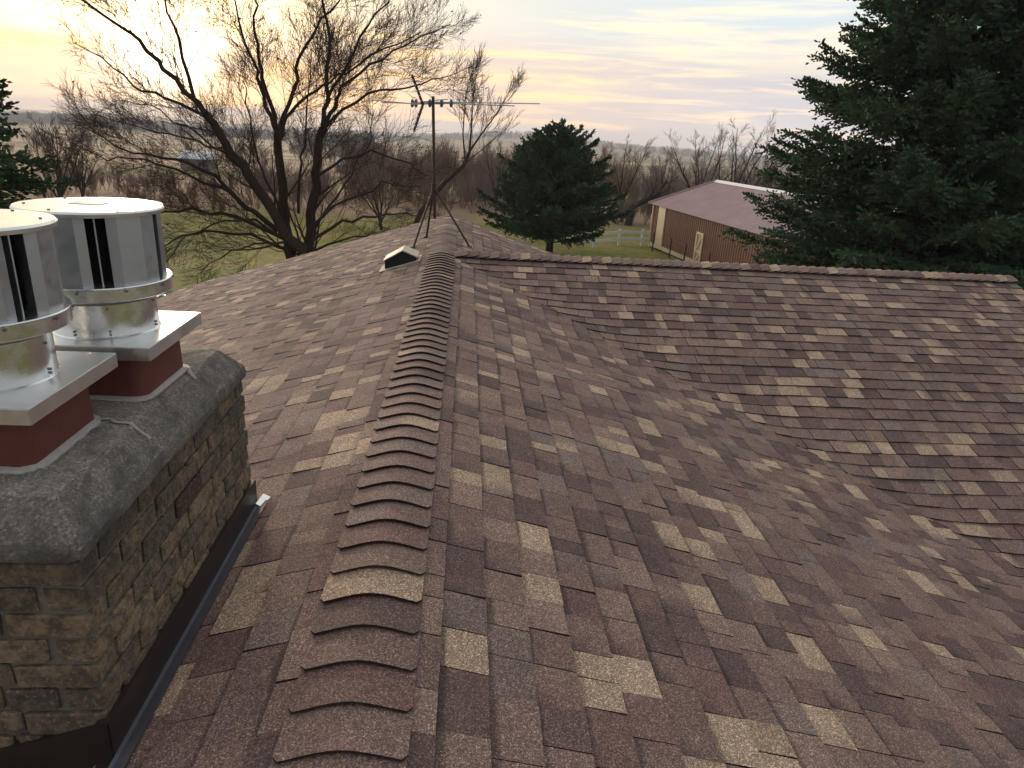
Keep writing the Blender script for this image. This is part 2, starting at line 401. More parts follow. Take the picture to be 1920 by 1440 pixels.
for k in range(nC+1):
    b = min(.22+STEP*k, WL+.03)
    cutf = lambda a, bb: min(a, YJ-bb+.015)
    course('right', lambda a, b: (b, a), YN, YJ-b+STEP+.05, b, cutf, .003)
    cutb = lambda a, bb: max(a, YJ+bb)
    if YJ+b-STEP < YG: course('right', lambda a, b: (b, a), YJ+b-STEP, YG, b, cutb, 0)
WH = 4.42
for k in range(int((WH-.1)/STEP)+2):
    b = min(.105+STEP*k, WH)
    cutw = lambda a, bb: max(a, bb+.0)
    course('wing', lambda a, b: (a, YJ-b), b-STEP-.05, XE, b, cutw, 0)
for k in range(int(3.6/STEP)+1):
    b = .105+STEP*k
    cutw = lambda a, bb: max(a, bb)
    course('back', lambda a, b: (a, YJ+b), b-STEP-.05, XE, b, cutw, 0)
def grid_mesh(name, fn, us, vs, mat, parent, dz):
    V = []; Fs = []
    for v in vs:
        for u in us:
            x, y = fn(u, v); V.append((x-HO[0], y-HO[1], zr(x, y)+dz-HO[2]))
    n = len(us)
    for j in range(len(vs)-1):
        for i in range(n-1): q = j*n+i; Fs.append((q, q+1, q+n+1, q+n))
    o = mesh(name, V, Fs, mat, parent)
    return o
slopes = {}
slopes['left'] = grid_mesh('roof_slope', lambda u, v: (-v, u), np.linspace(YN, YG, 30), np.linspace(0, WL, 6), M_DECK, house, -.006)
slopes['right'] = grid_mesh('roof_slope', lambda u, v: (v, min(u, YJ-v)), np.linspace(YN, YJ, 60), np.linspace(0, WL, 40), M_DECK, house, -.010)
slopes['wing'] = grid_mesh('roof_slope', lambda u, v: (v+(XE-v)*u, YJ-v), np.linspace(0, 1, 50), np.linspace(0, WH, 40), M_DECK, house, -.010)
slopes['back'] = grid_mesh('roof_slope', lambda u, v: (v+(XE-v)*u, YJ+v), np.linspace(0, 1, 30), np.linspace(0, 3.6, 30), M_DECK, house, -.010)
slopes['left']['label'] = 'left roof slope, pinkish brown shingles beyond the chimney'
slopes['right']['label'] = 'right slope of the main roof, brown and tan shingles'
slopes['wing']['label'] = 'front slope of the side wing with straight dark courses'
rank = []
for s, L in PIECES.items():
    for i, (P, Fp, Cp) in enumerate(L):
        q = [proj(P[j]) for j in (3, 5, 14, 12)]
        if min(t[2] for t in q) < .2: continue
        cx = sum(t[0] for t in q)/4; cy = sum(t[1] for t in q)/4
        if not (-10 < cx < 1930 and -10 < cy < 1450): continue
        ar = abs(sum(q[k][0]*q[(k+1) % 4][1]-q[(k+1) % 4][0]*q[k][1] for k in range(4)))/2
        if s == 'left' and cx < 460 and -1.2 < P[4][0] < -.6 and 1.3 < P[4][1] < 2.7: continue
        if s == 'left' and P[4][0] < -.62 and cy > 960: continue      # behind the chimney
        if abs(P[4][0]) < .16: continue
        rank.append((ar, s, i))
rank.sort(reverse=True); single = set((s, i) for _, s, i in rank[:300])
for s, L in PIECES.items():
    BV = []; BF = []; BC = []; BI = []; k = 0
    for i, (P, Fp, Cp) in enumerate(L):
        if (s, i) in single:
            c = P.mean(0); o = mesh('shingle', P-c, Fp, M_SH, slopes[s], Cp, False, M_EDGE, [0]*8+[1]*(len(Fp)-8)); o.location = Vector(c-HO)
        else:
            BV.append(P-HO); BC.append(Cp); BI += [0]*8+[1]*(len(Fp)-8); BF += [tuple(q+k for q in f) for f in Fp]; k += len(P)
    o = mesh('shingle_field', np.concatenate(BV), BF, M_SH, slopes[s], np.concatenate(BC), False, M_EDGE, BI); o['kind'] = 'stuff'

# ridge caps
def cap_mesh(length, half, butt=.016, n=14, flip=False, rr=.017):
    """arched cap; local x across, local y along, butt end at y=0 (raised), tail at y=length"""
    V = []; C = []; rows = (0.0, .006, .03, length*.5, length)
    c1 = pick(CAPW); c2 = pick(CAPW) if random.random() < .4 else c1; sw = random.uniform(-.5, .5)
    for lay in (0, 1):
        for y in rows:
            for i in range(n+1):
                u = -math.cos(math.pi*i/n)*.45+(-1+2*i/n)*.55; x = u*half; t = 1-y/length
                zz = -MP*math.sqrt(x*x+.060**2)+MP*.040+.010+butt*t*(1-.25*abs(u)**3)+.006*abs(u)**5*t+.004*(1-u*u)*t
                yy = y+random.uniform(-.0006, .0006)
                e = abs(u)
                if y < .02 and e > 1-rr/half: yy = max(yy, rr-math.sqrt(max(0, rr**2-(rr-(1-e)*half)**2)))
                if lay: zz -= .0045+.0015*t
                V.append((x, yy, zz))
                f = 1/(1+math.exp(-(u-sw)*9)); C.append(np.array(c1)*(1-f)+np.array(c2)*f)
    m_ = n+1; L = m_*len(rows); Fs = []
    for j in range(len(rows)-1):
        for i in range(n):
            q = j*m_+i; Fs.append((q, q+1, q+m_+1, q+m_))
    for j in range(len(rows)-1):
        for i in range(n): q = j*m_+i+L; Fs.append((q, q+m_, q+m_+1, q+1))
    for i in range(n): Fs.append((i, i+L, i+L+1, i+1))
    for j in range(len(rows)-1):
        q = j*m_; Fs.append((q, q+m_, q+m_+L, q+L)); q = j*m_+n; Fs.append((q, q+L, q+L+m_, q+m_))
    return V, Fs, C
ridge = MB(); ridge.hexa([(-.1, YN, -.1), (.1, YN, -.1), (.1, YG, -.1), (-.1, YG, -.1), (-.02, YN, -.012), (.02, YN, -.012), (.02, YG, -.012), (-.02, YG, -.012)])
ridge_o = ridge.build('ridge_board', M_DECK, house)
def cap(x, y, z, rz, length, half, butt=.016):
    V, Fs, C = cap_mesh(length, half, butt)
    o = mesh('ridge_cap', V, Fs, M_SH, ridge_o, C, False, M_EDGE, [0]*56+[1]*(len(Fs)-56))
    o.data.polygons.foreach_set('use_smooth', [len(set()) == 0]*len(o.data.polygons)); o.data.set_sharp_from_angle(angle=rad(40))
    o.location = Vector((x, y, z))-Vector(HO); o.rotation_euler = (random.uniform(-.004, .004), random.uniform(-.006, .006), rz+random.uniform(-.012, .012))
y = -.93
while y < YJ-.05:
    cap(random.uniform(-.003, .003), y, 0, 0, .205, .156, .0165); y += .1425
y = YJ+.20
while y < YG+.02:
    cap(random.uniform(-.003, .003), y, 0, math.pi, .21, .156, .012); y += .1425
x = .30
while x < XE+.02:
    cap(x, YJ+random.uniform(-.002, .002), .014 if x < .5 else .006, math.pi/2, .165, .152, .026); x += .119
# walls, trim, gutter
wl = MB()
wl.box((-WL+.45, YN+.3, -5.4), (WL-.45, YG-.3, -1.62)); wl.box((WL-.45, YJ-WH+.45, -5.4), (XE-.3, YJ+3.1, -1.62))
wl.hexa([(-WL+.45, YG-.55, -1.62), (WL-.45, YG-.55, -1.62), (WL-.45, YG-.3, -1.62), (-WL+.45, YG-.3, -1.62), (-.2, YG-.55, -.16), (.2, YG-.55, -.16), (.2, YG-.3, -.16), (-.2, YG-.3, -.16)])
wl.hexa([(XE-.55, YJ-3.9, -1.62), (XE-.3, YJ-3.9, -1.62), (XE-.3, YJ+3.1, -1.62), (XE-.55, YJ+3.1, -1.62), (XE-.55, YJ-.2, -.16), (XE-.3, YJ-.2, -.16), (XE-.3, YJ+.2, -.16), (XE-.55, YJ+.2, -.16)])
wl.build('wall', M_SIDING, house)
for sx in (-1, 1):
    MB().hexa([(0, YG-.04, -.17), (sx*WL, YG-.04, -MP*WL-.17), (sx*WL, YG-.015, -MP*WL-.17), (0, YG-.015, -.17),
               (0, YG-.04, -.015), (sx*WL, YG-.04, -MP*WL-.015), (sx*WL, YG-.015, -MP*WL-.015), (0, YG-.015, -.015)]).build('rake_board', M_SIDING, house)
for sy, wdt in ((-1, WH), (1, 3.6)):
    MB().hexa([(XE-.04, YJ, -.17), (XE-.04, YJ+sy*wdt, -MP*wdt-.17), (XE-.015, YJ+sy*wdt, -MP*wdt-.17), (XE-.015, YJ, -.17),
               (XE-.04, YJ, -.015), (XE-.04, YJ+sy*wdt, -MP*wdt-.015), (XE-.015, YJ+sy*wdt, -MP*wdt-.015), (XE-.015, YJ, -.015)]).build('rake_board', M_SIDING, house)
ze = -MP*WL
MB().box((-WL+.02, YN, ze-.2), (-WL+.045, YG-.05, ze-.02)).build('fascia', M_SIDING, house)
gt = MB(); gx = -WL-.02
for (x0, z0, x1, z1) in ((gx, ze-.13, gx-.11, ze-.13), (gx-.11, ze-.13, gx-.14, ze-.015), (gx-.14, ze-.012, gx-.115, ze-.012)):
    gt.hexa([(x0, YN, z0-.003), (x1, YN, z1-.003), (x1, YG, z1-.003), (x0, YG, z0-.003), (x0, YN, z0+.003), (x1, YN, z1+.003), (x1, YG, z1+.003), (x0, YG, z0+.003)])
gt.box((gx-.125, YG, ze-.13), (gx+.005, YG+.004, ze-.012))
gut = gt.build('gutter', M_GUT, house)
for k in range(14):
    yy = YG-.35-k*.62; MB().bar((gx+.04, yy, ze-.018), (gx-.128, yy, ze-.018), .028, .004).build('gutter_hanger', M_PLATE, gut)

# ------------------------------------------------------------------ chimney
CX0, CX1, CY0, CY1, CZT = -1.19, -.60, 1.375, 2.615, .405
chim = empty('brick_chimney', 'tan brick chimney with grey concrete crown beside the ridge', 'chimney', (-.895, 2.0, -.9))
MB().box((CX0+.012, CY0+.012, -.9), (CX1-.012, CY1-.012, CZT+.005)).build('mortar_core', M_MORT, chim)
def brick_mesh(seed):
    rg = random.Random(seed); bm = bmesh.new(); bmesh.ops.create_cube(bm, size=1)
    for v in bm.verts: v.co += Vector((rg.uniform(-.02, .02), rg.uniform(-.02, .02), rg.uniform(-.045, .045)))
    bmesh.ops.bevel(bm, geom=bm.edges[:], offset=.055, segments=1, affect='EDGES')
    me = bpy.data.meshes.new('brick'); bm.to_mesh(me); bm.free(); me.materials.append(M_BRICK); return me
BMS = [brick_mesh(s) for s in range(6)]
CO = Vector((-.895, 2.0, -.9)); PITCH = .0735; BH = .062; BD = .092
def brick(cx, cy, cz, lx, ly):
    o = link('brick', random.choice(BMS), chim); o.location = Vector((cx, cy, cz))-CO; o.scale = (lx, ly, BH*random.uniform(.96, 1.03))
    o.rotation_euler = (0, 0, random.uniform(-.008, .008))
zc = CZT-BH/2-.004; row = 0
while zc > -.75:
    zroof = lambda x: MP*x
    off = 0 if row % 2 == 0 else 1
    # the two long sides (x faces)
    for side in (1, 0):
        xx = CX1-BD/2 if side else CX0+BD/2
        if zc+.04 > zroof(xx)+(.10 if side else -.06):
            y0 = CY0 if off else CY0+BD+.010; y1 = CY1 if off else CY1-BD-.010
            yv = y0; n = max(1, round((y1-y0)/.205)); L = (y1-y0)/n; prev = y0
            for k in range(n):
                nxt = y0+L*(k+1)+(random.uniform(-.012, .012) if k < n-1 else 0)
                brick(xx+random.uniform(-.002, .003), (prev+nxt)/2, zc+random.uniform(-.0015, .0015), BD, nxt-prev-.011); prev = nxt
    for side in (0, 1):
        yy = CY0+BD/2 if not side else CY1-BD/2
        x0 = CX0 if not off else CX0+BD+.010; x1 = CX1 if not off else CX1-BD-.010
        n = 3; L = (x1-x0)/n
        for k in range(n):
            xm = x0+L*(k+.5)
            if zc+.04 > zroof(xm)-.03: brick(xm, yy+random.uniform(-.003, .002), zc+random.uniform(-.0015, .0015), L-.011, BD)
    zc -= PITCH; row += 1
# concrete crown: flat top, wide weathered chamfer
def crown():
    rows = [(.006, CZT+.002), (.012, CZT+.008), (.013, CZT+.034), (.006, CZT+.050), (-.002, CZT+.060), (-.030, CZT+.094), (-.056, CZT+.125), (-.064, CZT+.130), (-.10, CZT+.135), (-.15, CZT+.139), (-.2, CZT+.142)]
    V = []; Fs = []; NX, NY = 10, 22; ring = []
    for o, z in rows:
        x0, x1, y0, y1 = CX0-o, CX1+o, CY0-o, CY1+o; pts = []
        cr = .022
        def seg(ax, ay, bx, by, n):
            for k in range(n): pts.append((ax+(bx-ax)*k/n, ay+(by-ay)*k/n))
        def arc(cx, cy, a0):
            for k in range(5):
                a = a0+math.pi/2*k/5; pts.append((cx+cr*math.cos(a), cy+cr*math.sin(a)))
        seg(x0+cr, y0, x1-cr, y0, NX); arc(x1-cr, y0+cr, -math.pi/2); seg(x1, y0+cr, x1, y1-cr, NY); arc(x1-cr, y1-cr, 0)
        seg(x1-cr, y1, x0+cr, y1, NX); arc(x0+cr, y1-cr, math.pi/2); seg(x0, y1-cr, x0, y0+cr, NY); arc(x0+cr, y0+cr, math.pi)
        n = len(pts)
        for (px, py) in pts:
            k = .0035; V.append((px+random.uniform(-k, k)-CO.x, py+random.uniform(-k, k)-CO.y, z+random.uniform(-k, k)*.7-CO.z))
    for j in range(len(rows)-1):
        for i in range(n): a = j*n+i; b = j*n+(i+1) % n; Fs.append((a, b, b+n, a+n))
    Fs.append(tuple((len(rows)-1)*n+i for i in range(n))); Fs.append(tuple(reversed(range(n))))
    o = mesh('concrete_crown', V, Fs, M_CONC, chim, smooth=True); o.data.set_sharp_from_angle(angle=rad(30)); return o
crown_o = crown(); CT = CZT+.142
FLUES = [(-.858, 2.17, 'far'), (-.925, 1.705, 'near')]
PZ = .722
def rrect(cx, cy, h, r, n=5):
    pts = []
    for sx, sy, a0 in ((1, -1, -90), (1, 1, 0), (-1, 1, 90), (-1, -1, 180)):
        for k in range(n+1):
            a = rad(a0+90*k/n); pts.append((cx+sx*(h-r)+r*math.cos(a), cy+sy*(h-r)+r*math.sin(a)))
    return pts
def prism(mb, loops):
    n = len(loops[0][0]); V = [(x, y, z) for L, z in loops for x, y in L]; Fs = []
    for j in range(len(loops)-1):
        for i in range(n): a = j*n+i; b = j*n+(i+1) % n; Fs.append((a, b, b+n, a+n))
    Fs.append(tuple(reversed(range(n)))); Fs.append(tuple((len(loops)-1)*n+i for i in range(n)))
    return mb.add(V, Fs)
for fx, fy, which in FLUES:
    fl = prism(MB(), [(rrect(fx, fy, .163, .045), CT-.02), (rrect(fx, fy, .160, .045), PZ-.006)]).build('flue_liner', M_CLAY, chim, auto=40)
    # smeared sealant bead round the foot
    bead = []
    for h, z, j in ((.179, CT-.004, .004), (.174, CT+.0025, .004), (.167, CT+.006, .003), (.158, CT+.011, .001)):
        L = rrect(fx, fy, h, .055, 9); bead.append(([(x+random.uniform(-j, j), y+random.uniform(-j, j)) for x, y in L], z))
    prism(MB(), bead).build('sealant_bead', M_CAULK, chim, smooth=True)
def smear(path, wd):
    mb = MB(); 
    for i in range(len(path)-1):
        a, b = Vector(path[i]), Vector(path[i+1]); d = (b-a).normalized(); s_ = d.cross(Vector((0, 0, 1)))
        w0 = wd*random.uniform(.5, 1.3); w1 = wd*random.uniform(.5, 1.3); h = Vector((0, 0, .0025))
        mb.hexa([a-s_*w0, a+s_*w0, b+s_*w1, b-s_*w1, a-s_*w0*.5+h, a+s_*w0*.5+h, b+s_*w1*.5+h, b-s_*w1*.5+h])
    return mb.build('caulk_smear', M_CAULK, chim)
smear([(-.70, 2.33, CT), (-.68, 2.30, CT), (-.665, 2.27, CT-.006), (-.64, 2.25, CT-.02)], .007)
smear([(-.757, 1.85, CT), (-.735, 1.86, CT), (-.71, 1.84, CT-.002), (-.675, 1.85, CT-.008), (-.645, 1.83, CT-.02), (-.615, 1.83, CT-.045)], .006)
# flashing
zf = -MP*.60
fsh = MB(); fsh.box((CX1-.02, CY0-.012, zf-.03), (CX1+.010, CY1+.012, -.055)); fsh.build('counter_flashing', M_FLASH, chim)
nf = MB(); nf.hexa([(CX0-.01, CY0-.010, MP*CX0-.05), (CX1+.007, CY0-.016, zf-.05), (CX1+.007, CY0+.02, zf-.05), (CX0-.01, CY0+.02, MP*CX0-.05),
                    (CX0-.01, CY0-.010, MP*CX0+.13), (CX1+.007, CY0-.016, -.058), (CX1+.007, CY0+.02, -.058), (CX0-.01, CY0+.02, MP*CX0+.13)])
nf.build('counter_flashing', M_FLASH, chim)
ap = MB(); xh = CX1+.010
ap.hexa([(xh+.012, CY0-.14, MP*-(.578)+.020), (xh+.042, CY0-.14, -MP*.548+.016), (xh+.042, CY1+.02, -MP*.548+.016), (xh+.012, CY1+.02, -MP*.578+.020),
         (xh+.012, CY0-.14, -MP*.578+.024), (xh+.042, CY0-.14, -MP*.548+.019), (xh+.042, CY1+.02, -MP*.548+.019), (xh+.012, CY1+.02, -MP*.578+.024)]).build('flashing_apron', M_APRON, chim)
MB().box((xh, CY0-.14, zf-.02), (xh+.013, CY1+.018, zf+.030)).build('flashing_hem', M_HEM, chim)
MB().hexa([(CX0, CY0-.13, MP*CX0+.012), (xh+.012, CY0-.13, zf+.016), (xh+.012, CY0-.009, zf+.016), (CX0, CY0-.009, MP*CX0+.012), (CX0, CY0-.13, MP*CX0+.018), (xh+.012, CY0-.13, zf+.022), (xh+.012, CY0-.009, zf+.022), (CX0, CY0-.009, MP*CX0+.018)]).build('flashing_apron', M_FLASH, chim)
tb = MB(); tb.hexa([(xh+.002, CY1-.02, zf+.036), (xh+.03, CY1-.03, zf+.028), (xh+.045, CY1+.05, zf+.030), (xh+.012, CY1+.06, zf+.04), (xh+.002, CY1-.02, zf+.039), (xh+.03, CY1-.03, zf+.031), (xh+.045, CY1+.05, zf+.033), (xh+.012, CY1+.06, zf+.043)])
tb.build('bent_metal_tab', M_PLATE, chim)

# ------------------------------------------------------------------ the two steel chimney caps
def chimney_cap(cx, cy, label, rot, dz=0.0):
    t = empty('chimney_cap', label, 'chimney cap', (cx, cy, PZ), 'steel caps on the two flues')
    h = .207
    bp = MB(); bp.box((cx-h, cy-h, PZ), (cx+h, cy+h, PZ+.004))
    for s in (-1, 1):
        bp.box((cx+s*h-.0015, cy-h, PZ-.036), (cx+s*h+.0015, cy+h, PZ+.002)); bp.box((cx-h, cy+s*h-.0015, PZ-.036), (cx+h, cy+s*h+.0015, PZ+.002))
    bp.build('base_plate', M_PLATE, t)
    z0 = PZ+.004; zb = .845+dz; zt = zb+.043; zl = 1.088+dz
    pipe = MB().lathe(cx, cy, [(.150, z0), (.1455, z0+.004), (.1455, zb+.01)], 64).build('pipe_collar', M_ALU, t, auto=30)
    MB().lathe(cx, cy, [(.1475, zb-.018), (.1475, zb-.004), (.1455, zb-.002)], 64, False).build('pipe_seam', M_SCREW, t, auto=30)
    band = MB().lathe(cx, cy, [(.150, zb-.001), (.193, zb), (.196, zb+.003), (.196, zt-.006), (.199, zt-.003), (.197, zt), (.17, zt+.002)], 64).build('band', M_ALU, t, auto=35)
    for a in range(10):
        an = rad(a*36+rot+7); r = .198
        MB().tube([(cx+r*math.cos(an)*.99, cy+r*math.sin(an)*.99, zt-.012), (cx+r*1.02*math.cos(an), cy+r*1.02*math.sin(an), zt-.012)], .0042, 8).build('screw', M_SCREW, band)
    for a in (-62, -100, 0):
        for zz in (z0+.012, z0+.022, z0+.09):
            an = rad(a); r = .1455
            MB().tube([(cx+r*.99*math.cos(an), cy+r*.99*math.sin(an), zz), (cx+(r+.004)*math.cos(an), cy+(r+.004)*math.sin(an), zz)], .0036, 8).build('screw', M_SCREW, pipe)
    an = rad(-48); bx = cx+.1965*math.cos(an); by = cy+.1965*math.sin(an)
    # drum of bent panels with tall slots
    MB().lathe(cx, cy, [(.105, zt), (.105, zl)], 24).build('inner_core', M_BLACK, t, auto=30)
    ng = 5; ro = .184
    for g in range(ng):
        a0 = rot+g*360/ng; pts = []
        sp = 360/ng-17
        angs = [a0, a0+7, a0+sp*.52, a0+sp-7, a0+sp]; rr = [ro-.030, ro, ro, ro, ro-.030]
        angs = [a0+5, a0, a0+8, a0+sp*.55, a0+sp-8, a0+sp, a0+sp-5]; rr = [ro-.045, ro-.012, ro, ro, ro, ro-.012, ro-.045]
        mb = MB()
        for k in range(len(angs)-1):
            A, B = rad(angs[k]), rad(angs[k+1]); th = .0022
            mb.hexa([(cx+(rr[k]-th)*math.cos(A), cy+(rr[k]-th)*math.sin(A), zt), (cx+rr[k]*math.cos(A), cy+rr[k]*math.sin(A), zt), (cx+rr[k+1]*math.cos(B), cy+rr[k+1]*math.sin(B), zt), (cx+(rr[k+1]-th)*math.cos(B), cy+(rr[k+1]-th)*math.sin(B), zt),
                     (cx+(rr[k]-th)*math.cos(A), cy+(rr[k]-th)*math.sin(A), zl), (cx+rr[k]*math.cos(A), cy+rr[k]*math.sin(A), zl), (cx+rr[k+1]*math.cos(B), cy+rr[k+1]*math.sin(B), zl), (cx+(rr[k+1]-th)*math.cos(B), cy+(rr[k+1]-th)*math.sin(B), zl)])
        mb.build('panel', M_GALV, t)
        am = rad(a0+sp+8); MB().bar((cx+.135*math.cos(am), cy+.135*math.sin(am), zt), (cx+.135*math.cos(am), cy+.135*math.sin(am), zl), .004, .05, (math.cos(am), math.sin(am), 0)).build('baffle', M_GALV, t)
    lid = MB().lathe(cx, cy, [(.190, zl-.004), (.1955, zl-.004), (.197, zl+.006), (.193, zl+.012), (.10, zl+.014), (.01, zl+.015)], 72).build('lid', M_PLATE, t, auto=30)
    MB().box((cx-.045, cy-.03, zl+.0145), (cx+.045, cy+.03, zl+.0162)).build('label_sticker', M_SCREW, lid)
    for a in range(6):
        an = rad(a*60+20); MB().lathe(cx+.165*math.cos(an), cy+.165*math.sin(an), [(.004, zl+.0125), (.004, zl+.0155)], 8).build('rivet', M_SCREW, lid)
    return t
chimney_cap(FLUES[0][0], FLUES[0][1], 'round galvanised steel chimney cap on the far flue', -53)
chimney_cap(FLUES[1][0], FLUES[1][1], 'round galvanised steel chimney cap on the near flue, cut by the frame', -14, .012)

# ------------------------------------------------------------------ roof vent and TV antenna
rv = empty('roof_vent', 'small dark hooded roof vent with cream top left of ridge', 'roof vent', (-.45, 7.95, -.15))
zz = lambda x, d=0: MP*x+.012+d
MB().hexa([(-.70, 7.78, zz(-.70)), (-.24, 7.78, zz(-.24)), (-.24, 8.2, zz(-.24)), (-.70, 8.2, zz(-.70)), (-.70, 7.78, zz(-.70, .004)), (-.24, 7.78, zz(-.24, .004)), (-.24, 8.2, zz(-.24, .004)), (-.70, 8.2, zz(-.70, .004))]).build('flange', M_VENTTOP, rv)
hb = MB(); x0, x1, x2 = -.64, -.44, -.29
for (xa, xb, za, zb) in ((x0, x1, .10, .155), (x1, x2, .155, .04)):
    hb.hexa([(xa, 7.86, zz(xa, .006)), (xb, 7.86, zz(xb, .006)), (xb, 8.16, zz(xb, .006)), (xa, 8.16, zz(xa, .006)), (xa, 7.86, zz(xa, za)), (xb, 7.86, zz(xb, zb)), (xb, 8.16, zz(xb, zb)), (xa, 8.16, zz(xa, za))])
hb.build('hood', M_BLACK, rv)
ht = MB()
for (xa, xb, za, zb) in ((x0-.015, x1, .10, .157), (x1, x2+.02, .157, .035)):
    ht.hexa([(xa, 7.835, zz(xa, za)), (xb, 7.835, zz(xb, zb)), (xb, 8.18, zz(xb, zb)), (xa, 8.18, zz(xa, za)), (xa, 7.835, zz(xa, za+.012)), (xb, 7.835, zz(xb, zb+.012)), (xb, 8.18, zz(xb, zb+.012)), (xa, 8.18, zz(xa, za+.012))])
ht.build('hood_top', M_VENTTOP, rv)

an = empty('tv_antenna', 'rusty tripod television antenna standing on the far ridge', 'antenna', (-.1, 9.3, 0))
mb_, mt_ = at(815, 410, 9.3), at(812, 181, 9.3)
MB().tube([mb_, (mb_+mt_)/2, mt_], .019, 10).build('mast', M_ANT, an, auto=40)
apx = at(813.5, 350, 9.3); feet = [(-.40, 8.97, -.115), (-.27, 9.64, -.075), (.318, 9.10, -.09)]
for f in feet:
    lg = MB().tube([apx+np.array([0, 0, .0]), f], .0135, 8).build('leg', M_ANT, an, auto=40)
    MB().box((f[0]-.035, f[1]-.04, f[2]-.02), (f[0]+.035, f[1]+.04, f[2]+.006)).build('foot', M_ANT, lg)
MB().tube([apx-np.array([0, 0, .04]), apx+np.array([0, 0, .04])], .032, 10).build('collar', M_ANT, an, auto=40)
mid = [apx+(np.array(f)-apx)*.50 for f in feet]; bz = mb_+np.array([0, 0, .05])
for q in mid: MB().bar(bz, q, .022, .006).build('brace', M_ANT, an)
A0, A1 = at(771, 194, 9.25), at(850, 193, 9.5)
MB().bar(A0, A1, .028, .028).build('boom', M_ANTALU, an)
hub = at(793, 196, 9.3)
for tip in (at(772, 140, 9.15), at(776, 246, 9.15)):
    arm = MB().bar(hub, tip, .03, .016, (0, 1, 0)).build('reflector_arm', M_ANT, an)
    for k in range(6):
        c_ = hub+(tip-hub)*(.12+.17*k); MB().tube([c_-np.array([.0, .30, 0]), c_+np.array([.0, .30, 0])], .004, 5).build('reflector_rod', M_ANTALU, arm)
for (pa, pb, ya, yb) in (((771, 194), (690, 187), 9.25, 9.6), ((775, 194), (715, 192), 9.3, 9.2), ((800, 191), (1012, 194.5), 9.35, 9.9), ((815, 193), (965, 198.5), 9.4, 9.2), ((845, 193), (905, 196), 9.45, 9.3), ((790, 191), (840, 186), 9.3, 9.6)):
    MB().tube([at(*pa, ya), at(*pb, yb)], .0062, 6).build('element', M_ANTALU, an)
for px in (773, 780, 806, 828, 846):
    c_ = at(px, 194, 9.35); MB().tube([c_+np.array([0, 0, -.045]), c_+np.array([0, 0, -.02]), c_+np.array([0, 0, .02]), c_+np.array([0, 0, .05])], [.012, .022, .024, .010], 8).build('insulator', M_KNOB, an, smooth=True)
# ------------------------------------------------------------------ barn
BD_ = np.array([.148, -.989, 0]); BN_ = np.array([.989, .148, 0])    # along the long wall (towards us), and across
BA = np.array([15.66, 57.2, 0]); BZ = -7.02; BE = -3.60; RISE = 1.85; HWD = 5.4; BL = 21.0
barn = empty('metal_barn', 'brown corrugated steel barn with mauve metal roof behind spruce', 'barn', (20, 47, BZ))
def bp_(s, t, z): return BA+BD_*s+BN_*t+np.array([0, 0, z])
def rib_wall(name, s0, s1, t, z0, z1, mat, pitch=.30, flip=1):
    V = []; Fs = []; s = s0; k = 0
    prof = ((0, 0), (.58, 0), (.70, .05), (.90, .05))
    while s < s1:
        for f, d in prof:
            if s+f*pitch <= s1:
                for z in (z0, z1): V.append(bp_(s+f*pitch, t-d, z))
        s += pitch
    for i in range(0, len(V)-2, 2): Fs.append((i, i+2, i+3, i+1))
    mb = MB(); mb.add(V, Fs); return mb.build(name, mat, barn)
rib_wall('wall', 0, BL, 0, BZ+.30, BE, M_BARNW)
mb = MB(); mb.box((0, 0, 0), (0, 0, 0)); mb = MB()
for s in (0.02, BL):
    P = [bp_(s, .02, BZ), bp_(s, 2*HWD, BZ), bp_(s, 2*HWD, BE), bp_(s, HWD, BE+RISE), bp_(s, .02, BE)]
    mb.add(P, [(0, 1, 2, 3, 4)])
mb.add([bp_(0, 2*HWD, BZ), bp_(BL, 2*HWD, BZ), bp_(BL, 2*HWD, BE), bp_(0, 2*HWD, BE)], [(0, 1, 2, 3)]); mb.build('wall', M_BARNW, barn)
for side in (0, 1):
    V = []; Fs = []; s = -.35
    while s < BL+.3:
        for f, d in ((0, 0), (.78, 0), (.84, .03), (.94, .03)):
            for u in (0, 1):
                t = -.35 if u == 0 else HWD
                z = BE+RISE*(t/HWD)+.05+d
                tt = t if side == 0 else 2*HWD-t
                V.append(bp_(s+f*.30, tt, z))
        s += .30
    for i in range(0, len(V)-2, 2): Fs.append((i, i+2, i+3, i+1) if side else (i, i+1, i+3, i+2))
    MB().add(V, Fs).build('roof', M_BARNR, barn)
MB().hexa([bp_(-.4, HWD-.32, BE+RISE-.02), bp_(BL+.3, HWD-.32, BE+RISE-.02), bp_(BL+.3, HWD+.32, BE+RISE-.02), bp_(-.4, HWD+.32, BE+RISE-.02),
           bp_(-.4, HWD-.06, BE+RISE+.17), bp_(BL+.3, HWD-.06, BE+RISE+.17), bp_(BL+.3, HWD+.06, BE+RISE+.17), bp_(-.4, HWD+.06, BE+RISE+.17)]).build('roof_ridge', M_RIDGEW, barn)
MB().bar(bp_(.06, -.05, BZ), bp_(.06, -.05, BE), .14, .12, (0, 1, 0)).build('corner_trim', M_CREAM, barn)
MB().hexa([bp_(1.2, -.09, BZ), bp_(2.5, -.09, BZ), bp_(2.5, -.02, BZ), bp_(1.2, -.02, BZ), bp_(1.2, -.09, BE-.02), bp_(2.5, -.09, BE-.02), bp_(2.5, -.02, BE-.02), bp_(1.2, -.02, BE-.02)]).build('door_post', M_CREAM, barn)
MB().hexa([bp_(0, -.08, BZ), bp_(BL, -.08, BZ), bp_(BL, 0, BZ), bp_(0, 0, BZ), bp_(0, -.08, BZ+.30), bp_(BL, -.08, BZ+.30), bp_(BL, 0, BZ+.30), bp_(0, 0, BZ+.30)]).build('base_board', M_CREAM, barn)
